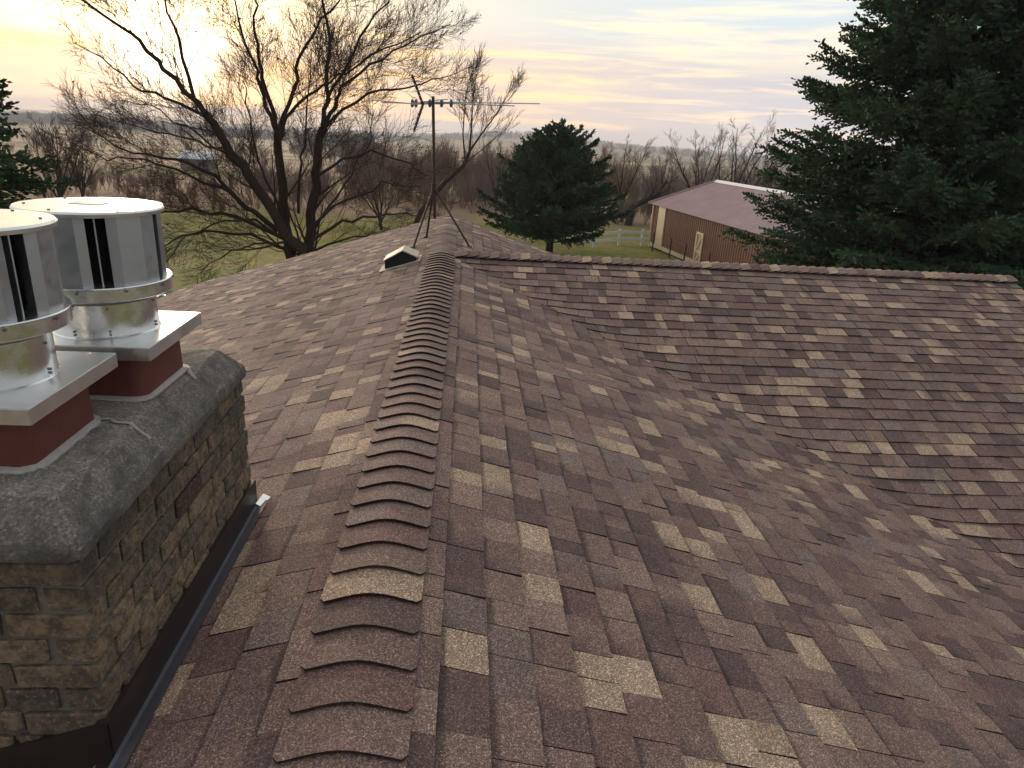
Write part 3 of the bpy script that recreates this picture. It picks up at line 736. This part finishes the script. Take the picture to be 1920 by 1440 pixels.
for t0, z0, t1, z1 in ((-.37, BE-.09, HWD, BE+RISE+.03),):
    MB().hexa([bp_(-.37, t0, z0), bp_(-.31, t0, z0), bp_(-.31, t1, z1), bp_(-.37, t1, z1), bp_(-.37, t0, z0+.16), bp_(-.31, t0, z0+.16), bp_(-.31, t1, z1+.16), bp_(-.37, t1, z1+.16)]).build('rake_trim', M_BARNR, barn)
# door
def barn_s(px, py, z):
    v = ray(px, py); # intersect wall plane
    n = BN_; t = ((BA-CAM)@n)/(v@n); P = CAM+v*t; return (P-BA)@BD_, P[2]
dsl, zt_ = barn_s(1309, 434, 0); dsr, _ = barn_s(1322, 437, 0)
d0, d1 = dsl, max(dsr, dsl+1.0)
dz0, dz1 = BZ+.06, zt_
def wbox(s0, s1, z0, z1, dep): return [bp_(s0, -dep, z0), bp_(s1, -dep, z0), bp_(s1, -.005, z0), bp_(s0, -.005, z0), bp_(s0, -dep, z1), bp_(s1, -dep, z1), bp_(s1, -.005, z1), bp_(s0, -.005, z1)]
M_CREAM2 = simple('tan_door_panel', (.48, .31, .20), .65, 0, .08, 3)
door = MB().hexa(wbox(d0, d1, dz0, dz1, .07)).build('door', M_CREAM2, barn)
zm = dz0+(dz1-dz0)*.40; fw = .15
for (a, b, c, d) in ((d0, d0+fw, dz0, dz1), (d1-fw, d1, dz0, dz1), (d0+fw, d1-fw, dz1-.15, dz1), (d0+fw, d1-fw, dz0, dz0+.15), (d0+fw, d1-fw, zm-.08, zm+.08)):
    MB().hexa(wbox(a, b, c, d, .11)).build('door_frame', M_CREAM, door)
for (a, b, c, d) in ((d0+fw, zm+.08, d1-fw, dz1-.15), (d0+fw, dz0+.15, d1-fw, zm-.08)):
    MB().bar(bp_(a, -.09, b), bp_(c, -.09, d), .03, .13, tuple(np.cross(BN_, np.array([0, 0, 1])))).build('door_brace', M_CREAM, door)
# wire fence along the barn, and the white rail fence
wf = empty('wire_fence', 'thin wire fence on dark steel posts in front of barn wall', 'fence', tuple(bp_(5, -.7, BZ)))
wp = [barn_s(px, py, 0)[0] for px, py in ((1240, 452), (1273, 465), (1300, 480), (1346, 492))]
for s in wp: MB().bar(bp_(s, -.7, BZ-.3), bp_(s, -.7, BZ+1.35), .09, .09).build('post', M_ANT, wf)
for z in (.5, .9, 1.25): MB().tube([bp_(wp[0], -.7, BZ+z), bp_(wp[-1], -.7, BZ+z)], .008, 4).build('wire', M_SCREW, wf)
rf = empty('rail_fence', 'white two rail fence running from barn past the small spruce', 'fence', (12, 57, gz(12, 57)))
fp = [at(1219, 457, 57.8), at(1203, 456, 57.6), at(1160, 458, 57.2), at(1113, 466, 55.0), at(1080, 470, 55.5), at(1040, 470, 56.5), at(1000, 470, 57.5)]
fp = [np.array([p[0], p[1], BZ-.05]) for p in fp]
for p in fp: MB().box((p[0]-.09, p[1]-.09, p[2]-.3), (p[0]+.09, p[1]+.09, p[2]+1.22)).build('post', M_WHITE, rf)
for i in range(len(fp)-1):
    for z in (.42, .98): MB().bar(fp[i]+np.array([0, 0, z]), fp[i+1]+np.array([0, 0, z]), .05, .24).build('rail', M_WHITE, rf)

# ------------------------------------------------------------------ bare trees
class Twigs:
    def __init__(s): s.V = []; s.F = []; s.k = 0
    def tube(s, P, R, n):
        P = np.asarray(P, float); m_ = len(P); D = np.gradient(P, axis=0); D /= (np.linalg.norm(D, axis=1)[:, None]+1e-9)
        ref = np.array([.31, .17, .93]) if abs(D[0, 2]) < .8 else np.array([.9, .3, .1])
        U_ = np.cross(D, ref); U_ /= (np.linalg.norm(U_, axis=1)[:, None]+1e-9); W_ = np.cross(D, U_)
        a = np.arange(n)*2*np.pi/n; R = np.asarray(R)[:, None, None]
        V = P[:, None, :]+R*(np.cos(a)[None, :, None]*U_[:, None, :]+np.sin(a)[None, :, None]*W_[:, None, :])
        s.V.append(V.reshape(-1, 3)); i = np.arange(m_-1)[:, None]*n; j = np.arange(n)[None, :]; j2 = (j+1) % n
        q = np.stack([i+j, i+j2, i+n+j2, i+n+j], -1).reshape(-1, 4)+s.k; s.F.append(q); s.k += m_*n
    def arrays(s): return np.concatenate(s.V), np.concatenate(s.F)
MINR = .0035
def unit(v): return v/(np.linalg.norm(v)+1e-9)
def grow(T, p, d, L, r, lev, rg, up=.15, spread=.75, nchild=7, segn=None, thick=None, ends=None):
    n = segn or (5 if lev >= 2 else 3); P = [p]; d = unit(d)
    for i in range(n):
        d = unit(d+rg.normal(0, .085, 3)+np.array([0, 0, up/n])); P.append(P[-1]+d*L/n)
    R = np.linspace(r, r*.32, n+1)
    (thick if (thick is not None and r > .03) else T).tube(P, R, 5 if r > .03 else 3)
    if lev <= 0:
        if ends is not None: ends.append(P[-1])
        return
    kids(T, np.array(P), R, L, lev, rg, up, spread, nchild, thick, ends)
def kids(T, P, R, L, lev, rg, up, spread, nchild, thick=None, ends=None, t0=.18):
    n = len(P)-1
    for k in range(nchild):
        t = t0+(1-t0)*(k+rg.uniform(.1, .9))/nchild; f = t*n; i = min(int(f), n-1); u = f-i
        q = P[i]*(1-u)+P[i+1]*u; dd = unit(P[i+1]-P[i]); s = unit(np.cross(dd, rg.normal(0, 1, 3)))
        ang = rg.uniform(.45, 1.0)*spread; nd = dd*math.cos(ang)+s*math.sin(ang)
        l = L*rg.uniform(.40, .74)*(1.1-.42*t); rr = (R[i]*(1-u)+R[i+1]*u)*rg.uniform(.38, .6)
        grow(T, q, nd, l, max(rr, MINR), lev-1, rg, up, spread, max(3, int(nchild*.8)), None, thick, ends)
def tree_from(name, label, trunk, twigs, loc, mats=(M_BARK, M_TWIG), group=None, cat='tree', twname='branches'):
    loc = np.asarray(loc, float); t = empty(name, label, cat, tuple(loc), group)
    for nm, T, m_ in (('trunk', trunk, mats[0]), (twname, twigs, mats[1])):
        if T is None or not T.V: continue
        V, F = T.arrays(); mesh(nm, V-loc, F, m_, t, smooth=True)
    return t
rg = np.random.default_rng(3); MINR = .0046
TY = 19.0
tr, tw = Twigs(), Twigs(); ends = []
LIMBS = [  # (photo path, start radius, end radius, depth drift, sub-branches)
 ([(578, 520), (572, 480), (530, 430), (495, 375), (455, 310), (410, 245), (385, 215)], .20, .10, -1.5, 8),
 ([(385, 215), (330, 150), (275, 90), (230, 55), (165, 5), (130, -40)], .085, .02, -1.2, 13),
 ([(400, 232), (362, 180), (335, 75), (310, 20), (300, -60)], .07, .02, 1.0, 12),
 ([(385, 218), (310, 182), (250, 165), (190, 110), (140, 80)], .05, .012, .6, 10),
 ([(555, 520), (545, 470), (532, 400), (527, 330), (520, 250)], .18, .12, .4, 8),
 ([(520, 250), (500, 200), (482, 130), (452, 60), (430, -30)], .075, .02, 1.0, 11),
 ([(518, 248), (492, 150), (486, 105), (478, 30), (470, -40)], .07, .02, -1.0, 11),
 ([(522, 245), (552, 165), (562, 110), (600, 40), (650, -20)], .07, .02, .5, 12),
 ([(524, 262), (535, 220), (565, 190), (605, 158), (650, 135), (720, 95), (790, 60)], .06, .015, -1.2, 13),
 ([(600, 520), (580, 460), (590, 380), (596, 300), (605, 240)], .19, .12, 1.0, 8),
 ([(605, 240), (612, 190), (616, 100), (606, 10), (600, -60)], .08, .025, .8, 12),
 ([(605, 240), (628, 200), (642, 165), (690, 122), (760, 88), (845, 45)], .07, .014, 1.3, 15),
 ([(600, 262), (640, 200), (715, 170), (790, 160), (850, 140)], .055, .012, -.8, 12),
 ([(612, 190), (650, 120), (690, 50), (740, -20)], .055, .016, -1.2, 11),
 ([(596, 330), (640, 300), (700, 284), (765, 305), (800, 330)], .05, .012, -1.0, 10),
 ([(520, 432), (460, 385), (400, 330), (330, 298), (250, 290), (160, 240)], .09, .012, -1.4, 14),
 ([(440, 365), (360, 330), (270, 300), (200, 300), (140, 270)], .05, .01, .9, 11),
 ([(540, 450), (440, 402), (360, 392), (290, 402), (250, 420)], .07, .012, -1.0, 12),
 ([(556, 470), (470, 440), (390, 432), (320, 450), (290, 470)], .06, .012, .8, 11),
 ([(585, 450), (640, 415), (700, 405), (760, 400), (800, 410)], .06, .012, .6, 11),
 ([(590, 420), (650, 370), (720, 345), (790, 350)], .05, .01, -.8, 11),
 ([(560, 470), (480, 412), (420, 415), (350, 445), (310, 490)], .05, .010, -.8, 12),
 ([(570, 480), (500, 455), (430, 470), (380, 505)], .045, .010, .5, 11),
 ([(590, 470), (660, 440), (740, 440)], .045, .010, -.4, 10),
 ([(585, 440), (620, 380), (660, 330), (690, 260), (700, 210)], .045, .010, .9, 11),
 ([(540, 430), (508, 350), (482, 300), (465, 220), (455, 150)], .05, .010, -1.0, 12),
 ([(520, 410), (470, 330), (420, 290), (350, 240), (280, 195), (210, 190)], .05, .010, 1.2, 13),
 ([(560, 400), (560, 330), (572, 270), (575, 180), (585, 90)], .05, .010, -.5, 13),
 ([(455, 310), (420, 280), (370, 265), (290, 245), (180, 215)], .045, .010, -.8, 12),
]
for path, r0, r1, dr, nk in LIMBS:
    n0 = len(path); P = [at(px, py, TY+(dr*(i/(n0-1)))) for i, (px, py) in enumerate(path)]
    # resample with a little wander
    Q = []
    for i in range(n0-1):
        for u in (0, .34, .67):
            q = P[i]*(1-u)+P[i+1]*u
            if i+u > 0: q = q+rg.normal(0, .035, 3)
            Q.append(q)
    Q.append(P[-1]); Q = np.array(Q); R = np.linspace(r0, r1, len(Q))*.82
    tr.tube(Q, R, 8)
    Lp = np.linalg.norm(np.diff(Q, axis=0), axis=1).sum()
    kids(tw, Q, R*.5, min(2.7, 1.3+Lp*.27), 3, rg, .22, .82, int(nk*1.1), tr, ends, .12)
bl = np.array([at(575, 500, TY)[0], TY, 0]); bl[2] = gz(bl[0], bl[1])
for px, r0 in ((578, .21), (556, .19), (598, .20)):
    q = at(px, 520, TY); tr.tube([np.array([bl[0]+(px-576)*.006, TY, bl[2]-.1]), (q+np.array([bl[0], TY, bl[2]]))/2+np.array([(px-576)*.002, 0, 0]), q], [r0*1.5, r0*1.15, r0], 10)
big_t = tree_from('bare_tree', 'large bare multi-stemmed tree standing left behind the roof', tr, tw, bl)
# clinging dry leaves
def leaf_clumps(name, pts, size, mat, parent, off, rg):
    pts = np.asarray(pts); n = len(pts); a = rg.normal(0, 1, (n, 3)); a /= np.linalg.norm(a, axis=1)[:, None]
    b = np.cross(a, rg.normal(0, 1, (n, 3))); b /= np.linalg.norm(b, axis=1)[:, None]
    s = (size*rg.uniform(.5, 1.3, n))[:, None]
    V = np.stack([pts-a*s, pts+b*s*.55, pts+a*s, pts-b*s*.55], 1).reshape(-1, 3)-off
    F = np.arange(4*n).reshape(-1, 4); return mesh(name, V, F, mat, parent)
ee = np.array(ends); pr = np.array([proj(e)[:2] for e in ee])
sel = ee[((pr[:, 1] > 265) & (pr[:, 1] < 430) & (rg.random(len(ee)) < .13)) | (rg.random(len(ee)) < .025)]
leaf_clumps('dry_leaf', sel, .036, M_DLEAF, big_t, bl, rg)['kind'] = 'stuff'

def proto_tree(seed, H, trunkr, lev=4, nch=7, spread=.8, lean=(0, 0), fork=.25, up=.35, minr=.012):
    rg = np.random.default_rng(seed); T, tk = Twigs(), Twigs()
    d = unit(np.array([lean[0], lean[1], 1.0])); P = [np.zeros(3)]
    for i in range(6): d = unit(d+rg.normal(0, .05, 3)); P.append(P[-1]+d*H*.5/6)
    R = np.linspace(trunkr, trunkr*.45, 7); tk.tube(P, R, 7); P = np.array(P)
    kids(T, P, R*.8, H*.58, lev-1, rg, up, spread, nch+2, tk, None, fork)
    grow(T, P[-1], d, H*.42, R[-1], lev-1, rg, up, spread, nch, 5, tk)
    for X in (T, tk):      # keep far twigs at least visible-size
        pass
    return tk, T
def vase_tree(seed, H, width, lean=(0, 0), nl=7):
    rg = np.random.default_rng(seed); T, tk = Twigs(), Twigs(); tr_ = .020*H
    d = unit(np.array([lean[0], lean[1], 1.0])); P = [np.zeros(3)]
    for i in range(4): d = unit(d+rg.normal(0, .06, 3)); P.append(P[-1]+d*H*.20/4)
    tk.tube(P, np.linspace(tr_*1.2, tr_*.9, 5), 7)
    for k in range(nl):
        a = 2*math.pi*(k+rg.uniform(-.3, .3))/nl; sp = rg.uniform(.12, 1.0)*width
        b = np.array(P[2+k % 3]); L = H*.78*(1-.22*sp); n = 7; Q = [b]; dd = unit(np.array([math.cos(a)*sp, math.sin(a)*sp, 1.0])+np.array([lean[0], lean[1], 0])*.5)
        for i in range(n): dd = unit(dd+rg.normal(0, .09, 3)+np.array([0, 0, .05])); Q.append(Q[-1]+dd*L/n)
        R = np.linspace(tr_*.62, .02, n+1); tk.tube(Q, R, 5)
        kids(T, np.array(Q), R*.8, L*.42, 3, rg, .25, .8, 9, tk, None, .15)
    return tk, T
def place(name, label, pr_, loc, s, rz, mats, group=None, cat='tree'):
    t = empty(name, label, cat, tuple(loc), group); t.rotation_euler = (0, 0, rz); t.scale = (s, s, s)
    for nm, T, m_ in (('trunk', pr_[0], mats[0]), ('branches', pr_[1], mats[1])):
        if not T.V: continue
        V, F = T.arrays(); mesh(nm, V, F, m_, t)
    return t
def gat(px, Y, dz=0):
    p = at(px, 400, Y); return np.array([p[0], Y, gz(p[0], Y)-.1+dz])
def top_h(px, py, Y): return at(px, py, Y)[2]-gat(px, Y)[2]
# the slim leaning tree behind the antenna, placed limb by limb
tr, tw = Twigs(), Twigs(); rg = np.random.default_rng(11); LY = 34.0; MINR = .009
for path, r0, r1, nk in (([(770, 440), (790, 395), (835, 340), (868, 312), (880, 285)], .16, .09, 7), ([(880, 285), (884, 240), (886, 190), (893, 140)], .06, .012, 14),
                         ([(880, 285), (900, 255), (930, 215), (962, 160)], .055, .01, 14), ([(872, 305), (868, 250), (872, 190), (878, 150)], .045, .01, 12), ([(850, 325), (910, 275), (950, 240)], .03, .008, 9)):
    P = np.array([at(px, py, LY+.4*i) for i, (px, py) in enumerate(path)]); R = np.linspace(r0, r1, len(P)); tr.tube(P, R, 6)
    kids(tw, P, R*.6, 2.4, 3, rg, .3, .62, int(nk*.75), tr, None, .2)
lb = gat(765, LY); tr.tube([lb, at(770, 440, LY)], [.2, .16], 7)
tree_from('bare_tree', 'slim bare tree leaning right behind the antenna mast', tr, tw, lb, (M_BARK, M_GREYTW))
# bare twiggy stems in front of the small spruce
SPEC = [  # px, top px, depth, seed, material, name bits, lean
 (1168, 272, 78, 21, M_RUST, 'reddish bare tree with forked trunk left of the barn', (.05, 0), .8),
 (1245, 300, 76, 22, M_MAUVE, 'low dark bare tree tangled just behind the barn corner', (.35, 0), .9),
 (1305, 240, 82, 23, M_GREYTW, 'tall pale bare tree rising behind the barn roof', (-.08, 0), 1.1),
 (1365, 222, 84, 24, M_GREYTW, 'widest bare tree behind the barn ridge beside the big spruce', (.06, 0), 1.2),
 (1425, 268, 88, 25, M_DLEAF, 'tree with dark red leaves peeping over the barn ridge', (0, 0), .9),
 (1120, 290, 95, 26, M_RUST, 'small russet bare tree right of the small spruce', (0, 0), .8),
 (118, 238, 62, 27, M_TWIG, 'thin bare sapling between left spruce and large bare tree', (0, 0), .5),
 (160, 285, 66, 28, M_TWIG, 'short bare sapling above the far chimney cap', (.1, 0), .6),
 (715, 290, 60, 29, M_MAUVE, 'mauve bare tree just left of the antenna mast', (-.1, 0), .9),
 (930, 268, 84, 30, M_MAUVE, 'mauve bare tree left of the small spruce top', (.05, 0), .9),
]
MINR = .015
for px, tp, Y, seed, m_, lab, lean, spr in SPEC:
    H = top_h(px, tp, Y); pr_ = vase_tree(seed, H*1.1, spr*.8, lean, 7)
    place('bare_tree', lab, pr_, gat(px, Y), 1.0, seed*1.3, (M_BARK, m_))
# fallen-looking leaning trunk by the barn
tr, tw = Twigs(), Twigs(); rg = np.random.default_rng(5)
P = np.array([at(px, py, 74) for px, py in ((1180, 402), (1186, 388), (1205, 378), (1228, 368), (1250, 340))]); P[0][2] = gat(1180, 74)[2]; tr.tube(P, [.45, .38, .30, .24, .12], 7)
kids(tw, P, np.array([.3, .25, .2, .15, .1]), 4.5, 3, rg, .5, .9, 9, tr, None, .4)
tree_from('leaning_tree', 'thick dark leaning trunk beside the barn corner', tr, tw, gat(1180, 74), (M_BARK, M_MAUVE))

# ------------------------------------------------------------------ hedgerow and thicket (one mass)
def thicket(name, label, spots, mat, seed, protos, smin, smax):
    rg = np.random.default_rng(seed); VV = []; FF = []; k = 0
    for (x, y, h) in spots:
        tk, T = protos[rg.integers(len(protos))]; a = rg.uniform(0, 6.28); c, s_ = math.cos(a), math.sin(a)
        for X in (tk, T):
            if not X.V: continue
            V, F = X.arrays(); V = V*h*rg.uniform(smin, smax); V = np.stack([V[:, 0]*c-V[:, 1]*s_+x, V[:, 0]*s_+V[:, 1]*c+y, V[:, 2]+gz(x, y)-.1], 1)
            VV.append(V); FF.append(F+k); k += len(V)
    o = mesh(name, np.concatenate(VV), np.concatenate(FF), mat); tag(o, label, 'thicket', None, 'stuff'); return o
bush = []; MINR = .0034
for s_ in range(5):
    T, tk = Twigs(), Twigs(); rg = np.random.default_rng(100+s_)
    for k in range(7):
        a = rg.uniform(0, 6.28); grow(T, np.array([.08*math.cos(a), .08*math.sin(a), 0]), np.array([.35*math.cos(a), .35*math.sin(a), 1]), rg.uniform(.6, .95), .0085, 2, rg, .4, .55, 9)
    bush.append((tk, T))
rg = np.random.default_rng(40)
def belt(px0, px1, Y0, Y1, n, h0, h1):
    out = []
    for _ in range(n):
        Y = rg.uniform(Y0, Y1); x = at(rg.uniform(px0, px1), 350, Y)[0]; out.append((x, Y, rg.uniform(h0, h1)))
    return out
thicket('thicket', 'mauve brushwood belt beyond the lawn behind the bare tree', belt(60, 420, 72, 100, 22, 1.8, 3.2)+belt(420, 1010, 72, 100, 55, 2.2, 4.2)+belt(640, 1010, 88, 115, 55, 4.5, 7.0), M_MAUVE, 1, bush, .85, 1.15)
thicket('thicket', 'grey brown brushwood massed behind the barn', belt(1110, 1480, 92, 125, 60, 3.0, 5.2)+belt(1160, 1300, 74, 90, 20, 1.6, 2.8), M_GREYTW, 2, bush, .85, 1.15)
thicket('thicket', 'russet scrub along the field edge at far left', belt(-80, 520, 62, 80, 45, 1.0, 2.0)+belt(-100, 500, 170, 260, 35, 2.0, 4.0), M_RUST, 3, bush, .85, 1.15)
# far woods on the hills
def woods(name, label, n, fn, h, mat, seed):
    rg = np.random.default_rng(seed); VV = []; FF = []; k = 0
    for _ in range(n):
        x, y = fn(rg); z = gz(x, y); hh = h*rg.uniform(.6, 1.25); m_ = 40
        c = np.stack([rg.normal(0, hh*.30, m_), rg.normal(0, hh*.30, m_), hh*rg.uniform(.1, 1.0, m_)], 1)+np.array([x, y, z])
        d = rg.normal(0, hh*.10, (m_, 3, 3)); V = (c[:, None, :]+d).reshape(-1, 3); VV.append(V); FF.append(np.arange(3*m_).reshape(-1, 3)+k); k += 3*m_
    o = mesh(name, np.concatenate(VV), np.concatenate(FF), mat); tag(o, label, 'woods', None, 'stuff'); return o
M_WOOD = simple('far_wood', (.070, .060, .058), 1.0, 0, .3, .02); M_WOODG = simple('far_evergreen', (.035, .05, .042), 1.0, 0, .3, .02)
def polar(rg, a0, a1, r0, r1): 
    a = rad(rg.uniform(a0, a1)); r = rg.uniform(r0, r1); return r*math.sin(a), r*math.cos(a)
woods('far_woods', 'grey wooded ridge on the horizon behind the large bare tree', 1300, lambda g: polar(g, -42, -8, 1500, 2100), 17, M_WOOD, 1)
woods('far_woods', 'bluish far tree line right of the antenna', 900, lambda g: polar(g, -8, 45, 2300, 3000), 18, M_WOOD, 2)
woods('far_woods', 'dark green clump of far trees left of the antenna', 45, lambda g: polar(g, -13, -7, 520, 600), 13, M_WOODG, 3)
thicket('hedgerow', 'grey bare hedgerows crossing the far fields', [(lambda r, a: (r*math.sin(a), r*math.cos(a), float(rg.uniform(3.5, 7))))(float(rg.choice([310, 470])*(1+rg.uniform(-.02, .02))), rad(float(rg.uniform(-42, 40)))) for _ in range(150)], M_GREYTW, 9, bush, .85, 1.15)
# small farm sheds across the fields
M_SHEDW = simple('shed_wall', (.24, .20, .18), .8); M_SHEDR = simple('shed_roof', (.66, .68, .72), .5)
for px, Y, wd, ht_, lab in ((375, 165, 6, 2.3, 'white roofed farm shed in the field behind the bare tree'), (660, 190, 7, 2.2, 'pale roofed low shed right of the bare tree stems')):
    p = at(px, 320, Y); x = p[0]; z = gz(x, Y)
    s_ = empty('farm_shed', lab, 'shed', (x, Y, z))
    MB().box((x-wd/2, Y-3, z-.3), (x+wd/2, Y+3, z+ht_)).build('wall', M_SHEDW, s_)
    MB().hexa([(x-wd/2-.4, Y-3.5, z+ht_-.05), (x+wd/2+.4, Y-3.5, z+ht_-.05), (x+wd/2+.4, Y+3.5, z+ht_-.05), (x-wd/2-.4, Y+3.5, z+ht_-.05),
               (x-wd/2-.4, Y-.05, z+ht_+1.5), (x+wd/2+.4, Y-.05, z+ht_+1.5), (x+wd/2+.4, Y+.05, z+ht_+1.5), (x-wd/2-.4, Y+.05, z+ht_+1.5)]).build('roof', M_SHEDR, s_)
    MB().box((x-1.2, Y-3.05, z), (x+1.2, Y-2.99, z+ht_*.8)).build('door', M_SCREW, s_)

# ------------------------------------------------------------------ conifers
def conifer(name, label, loc, H, Rmax, seed, prof, zlow=.6, tuft=.17, dens=1.0, tone=1.0, droop=.25, whorl=.34, trunkr=.22, lift=0.0, fat=.23):
    rg = np.random.default_rng(seed); loc = np.asarray(loc, float); t = empty(name, label, 'tree', tuple(loc))
    tk = Twigs(); tk.tube([(0, 0, -.3), (0, 0, H*.4), (0, 0, H*.98)], [trunkr*1.15, trunkr*.7, .02], 9)
    bs = Twigs(); B = []; D = []; Ls = []; Sh = []
    z = zlow
    while z < H-.15:
        f = z/H; L0 = Rmax*prof(f); nb = max(4, int(5+L0*.9))
        for k in range(nb):
            L = L0*rg.uniform(.72, 1.06)
            if L < .12: continue
            a = 2*math.pi*(k+rg.uniform(-.4, .4))/nb+z*2.1; e = rg.uniform(-.06, .16)+.45*f**2+lift
            ns = max(4, int(L/.28)); p = np.array([0, 0, z+rg.uniform(-.15, .15)]); P = [p]
            for i in range(ns):
                u = (i+1)/ns; sl = e-droop*math.sin(u*2.4)+.30*u*u
                p = p+np.array([math.cos(a)*math.cos(sl), math.sin(a)*math.cos(sl), math.sin(sl)])*L/ns; P.append(p)
            P = np.array(P); bs.tube(P, np.linspace(.012+.010*L, .005, ns+1), 3)
            # side twigs in a drooping fan
            m_ = max(6, int(L*15*dens)); u = rg.uniform(.12, 1.0, m_)**.75; idx = np.minimum((u*ns).astype(int), ns-1); fr = u*ns-idx
            q = P[idx]*(1-fr)[:, None]+P[idx+1]*fr[:, None]; dd = P[idx+1]-P[idx]; dd /= np.linalg.norm(dd, axis=1)[:, None]
            side = np.stack([-dd[:, 1], dd[:, 0], np.zeros(m_)], 1)*rg.choice([-1, 1], m_)[:, None]
            sdv = dd*rg.uniform(.35, .9, m_)[:, None]+side*rg.uniform(.4, 1.0, m_)[:, None]+np.array([0, 0, 1])*rg.uniform(-.42, .40, m_)[:, None]
            sdv /= np.linalg.norm(sdv, axis=1)[:, None]
            sl_ = np.minimum(.16+.30*L*(1-u)+.05*L, .95)*rg.uniform(.6, 1.15, m_)
            nt_ = np.maximum(2, (sl_/(tuft*.55)).astype(int)); rep = np.repeat(np.arange(m_), nt_)
            g = np.concatenate([np.arange(n)/n for n in nt_]); 
            pos = q[rep]+sdv[rep]*(g*sl_[rep])[:, None]+np.array([0, 0, -1])*(g**2*sl_[rep]*.18)[:, None]
            dirv = sdv[rep]+rg.normal(0, .38, (len(rep), 3))+np.array([0, 0, .10]); dirv /= np.linalg.norm(dirv, axis=1)[:, None]
            B.append(pos); D.append(dirv); Ls.append(tuft*rg.uniform(.65, 1.25, len(rep))); Sh.append(np.full(len(rep), rg.uniform(.8, 1.2)))
        z += whorl*rg.uniform(.8, 1.2)*(.75 if f > .6 else 1)
    B = np.concatenate(B); D = np.concatenate(D); Ls = np.concatenate(Ls); Sh = np.concatenate(Sh); n = len(B)
    r1 = np.cross(D, rg.normal(0, 1, (n, 3))); r1 /= np.linalg.norm(r1, axis=1)[:, None]; r2 = np.cross(D, r1); wd = (Ls*fat)[:, None]; L_ = Ls[:, None]
    V = np.stack([B, B+D*L_*.45+r1*wd, B+D*L_, B+D*L_*.45-r1*wd, B, B+D*L_*.55+r2*wd, B+D*L_*1.02, B+D*L_*.55-r2*wd], 1).reshape(-1, 3)
    F = np.arange(8*n).reshape(-1, 4)
    c = np.array([.040, .085, .052])*tone; c2 = np.array([.085, .145, .080])*tone; mixf = rg.random(n)[:, None]
    cc = (c*(1-mixf)+c2*mixf)*Sh[:, None]; tipc = np.where(rg.random(n)[:, None] < .10, np.array([.085, .065, .035])*tone, cc)
    C = np.repeat(tipc, 8, axis=0)
    V1, F1 = tk.arrays(); mesh('trunk', V1, F1, M_BARK, t, smooth=True); V2, F2 = bs.arrays(); mesh('boughs', V2, F2, M_BARK, t)
    mesh('crown', V, F, M_NEED, t, C); return t, n
cone = lambda f: (1-f)**.80*(1 if f > .08 else .75+f*3)
def dome(f): return max(0.02, math.sin(math.pi*min(1, (f*.86+.14)))**.62*(1.0 if f < .5 else 1-.28*(f-.5)*2))*(1-f**6*.75)
P1 = lambda f: float(np.interp(f, [0, .1, .3, .43, .55, .8, .92, 1], [.75, .92, .92, .84, .82, .60, .36, .03]))
P3 = lambda f: float(np.interp(f, [0, .1, .28, .53, .74, .87, .96, 1], [.45, .75, 1.0, .80, .58, .34, .14, .03]))
p = gat(1735, 20.5); H = at(1735, -150, 20.5)[2]-p[2]
conifer('spruce_tree', 'large dark green spruce filling the right behind wing ridge', p, H, 5.9, 1, P1, .8, .135, 1.55, 1.0, .20, .31, .3, .06)
p = gat(1985, 24.5); H = at(1985, -380, 24.5)[2]-p[2]
conifer('spruce_tree', 'second dark spruce at the right edge behind the large one', p, H, 6.6, 2, P1, .8, .17, 1.0, .92, .22, .38, .3, .04)
p = gat(1035, 49); H = top_h(1035, 236, 49)
conifer('spruce_tree', 'small broad dark green spruce beyond the roof near white fence', p, H, 5.5, 3, P3, 1.3, .23, 1.4, .95, .10, .40, .26, .20)
p = gat(-85, 17); H = at(-85, -150, 17)[2]-p[2]
conifer('spruce_tree', 'dark spruce cut off by the left edge above chimney caps', p, H, 4.3, 4, lambda f: (1-f)**.85, .8, .16, 1.2, .95, .35, .36, .2)

# ------------------------------------------------------------------ haze
def haze():
    m = bpy.data.materials.new('valley_haze'); m.use_nodes = True; t = m.node_tree; t.nodes.clear()
    v = t.nodes.new('ShaderNodeVolumePrincipled'); v.inputs['Color'].default_value = (.88, .91, 1.0, 1); v.inputs['Density'].default_value = 2.1e-4; v.inputs['Anisotropy'].default_value = .1
    o = t.nodes.new('ShaderNodeOutputMaterial'); t.links.new(v.outputs[0], o.inputs['Volume'])
    b = MB().box((-9500, -80, -140), (9500, 6900, 24)).build('haze', m); b['kind'] = 'stuff'; b['label'] = 'thin evening haze over the valley'
haze()
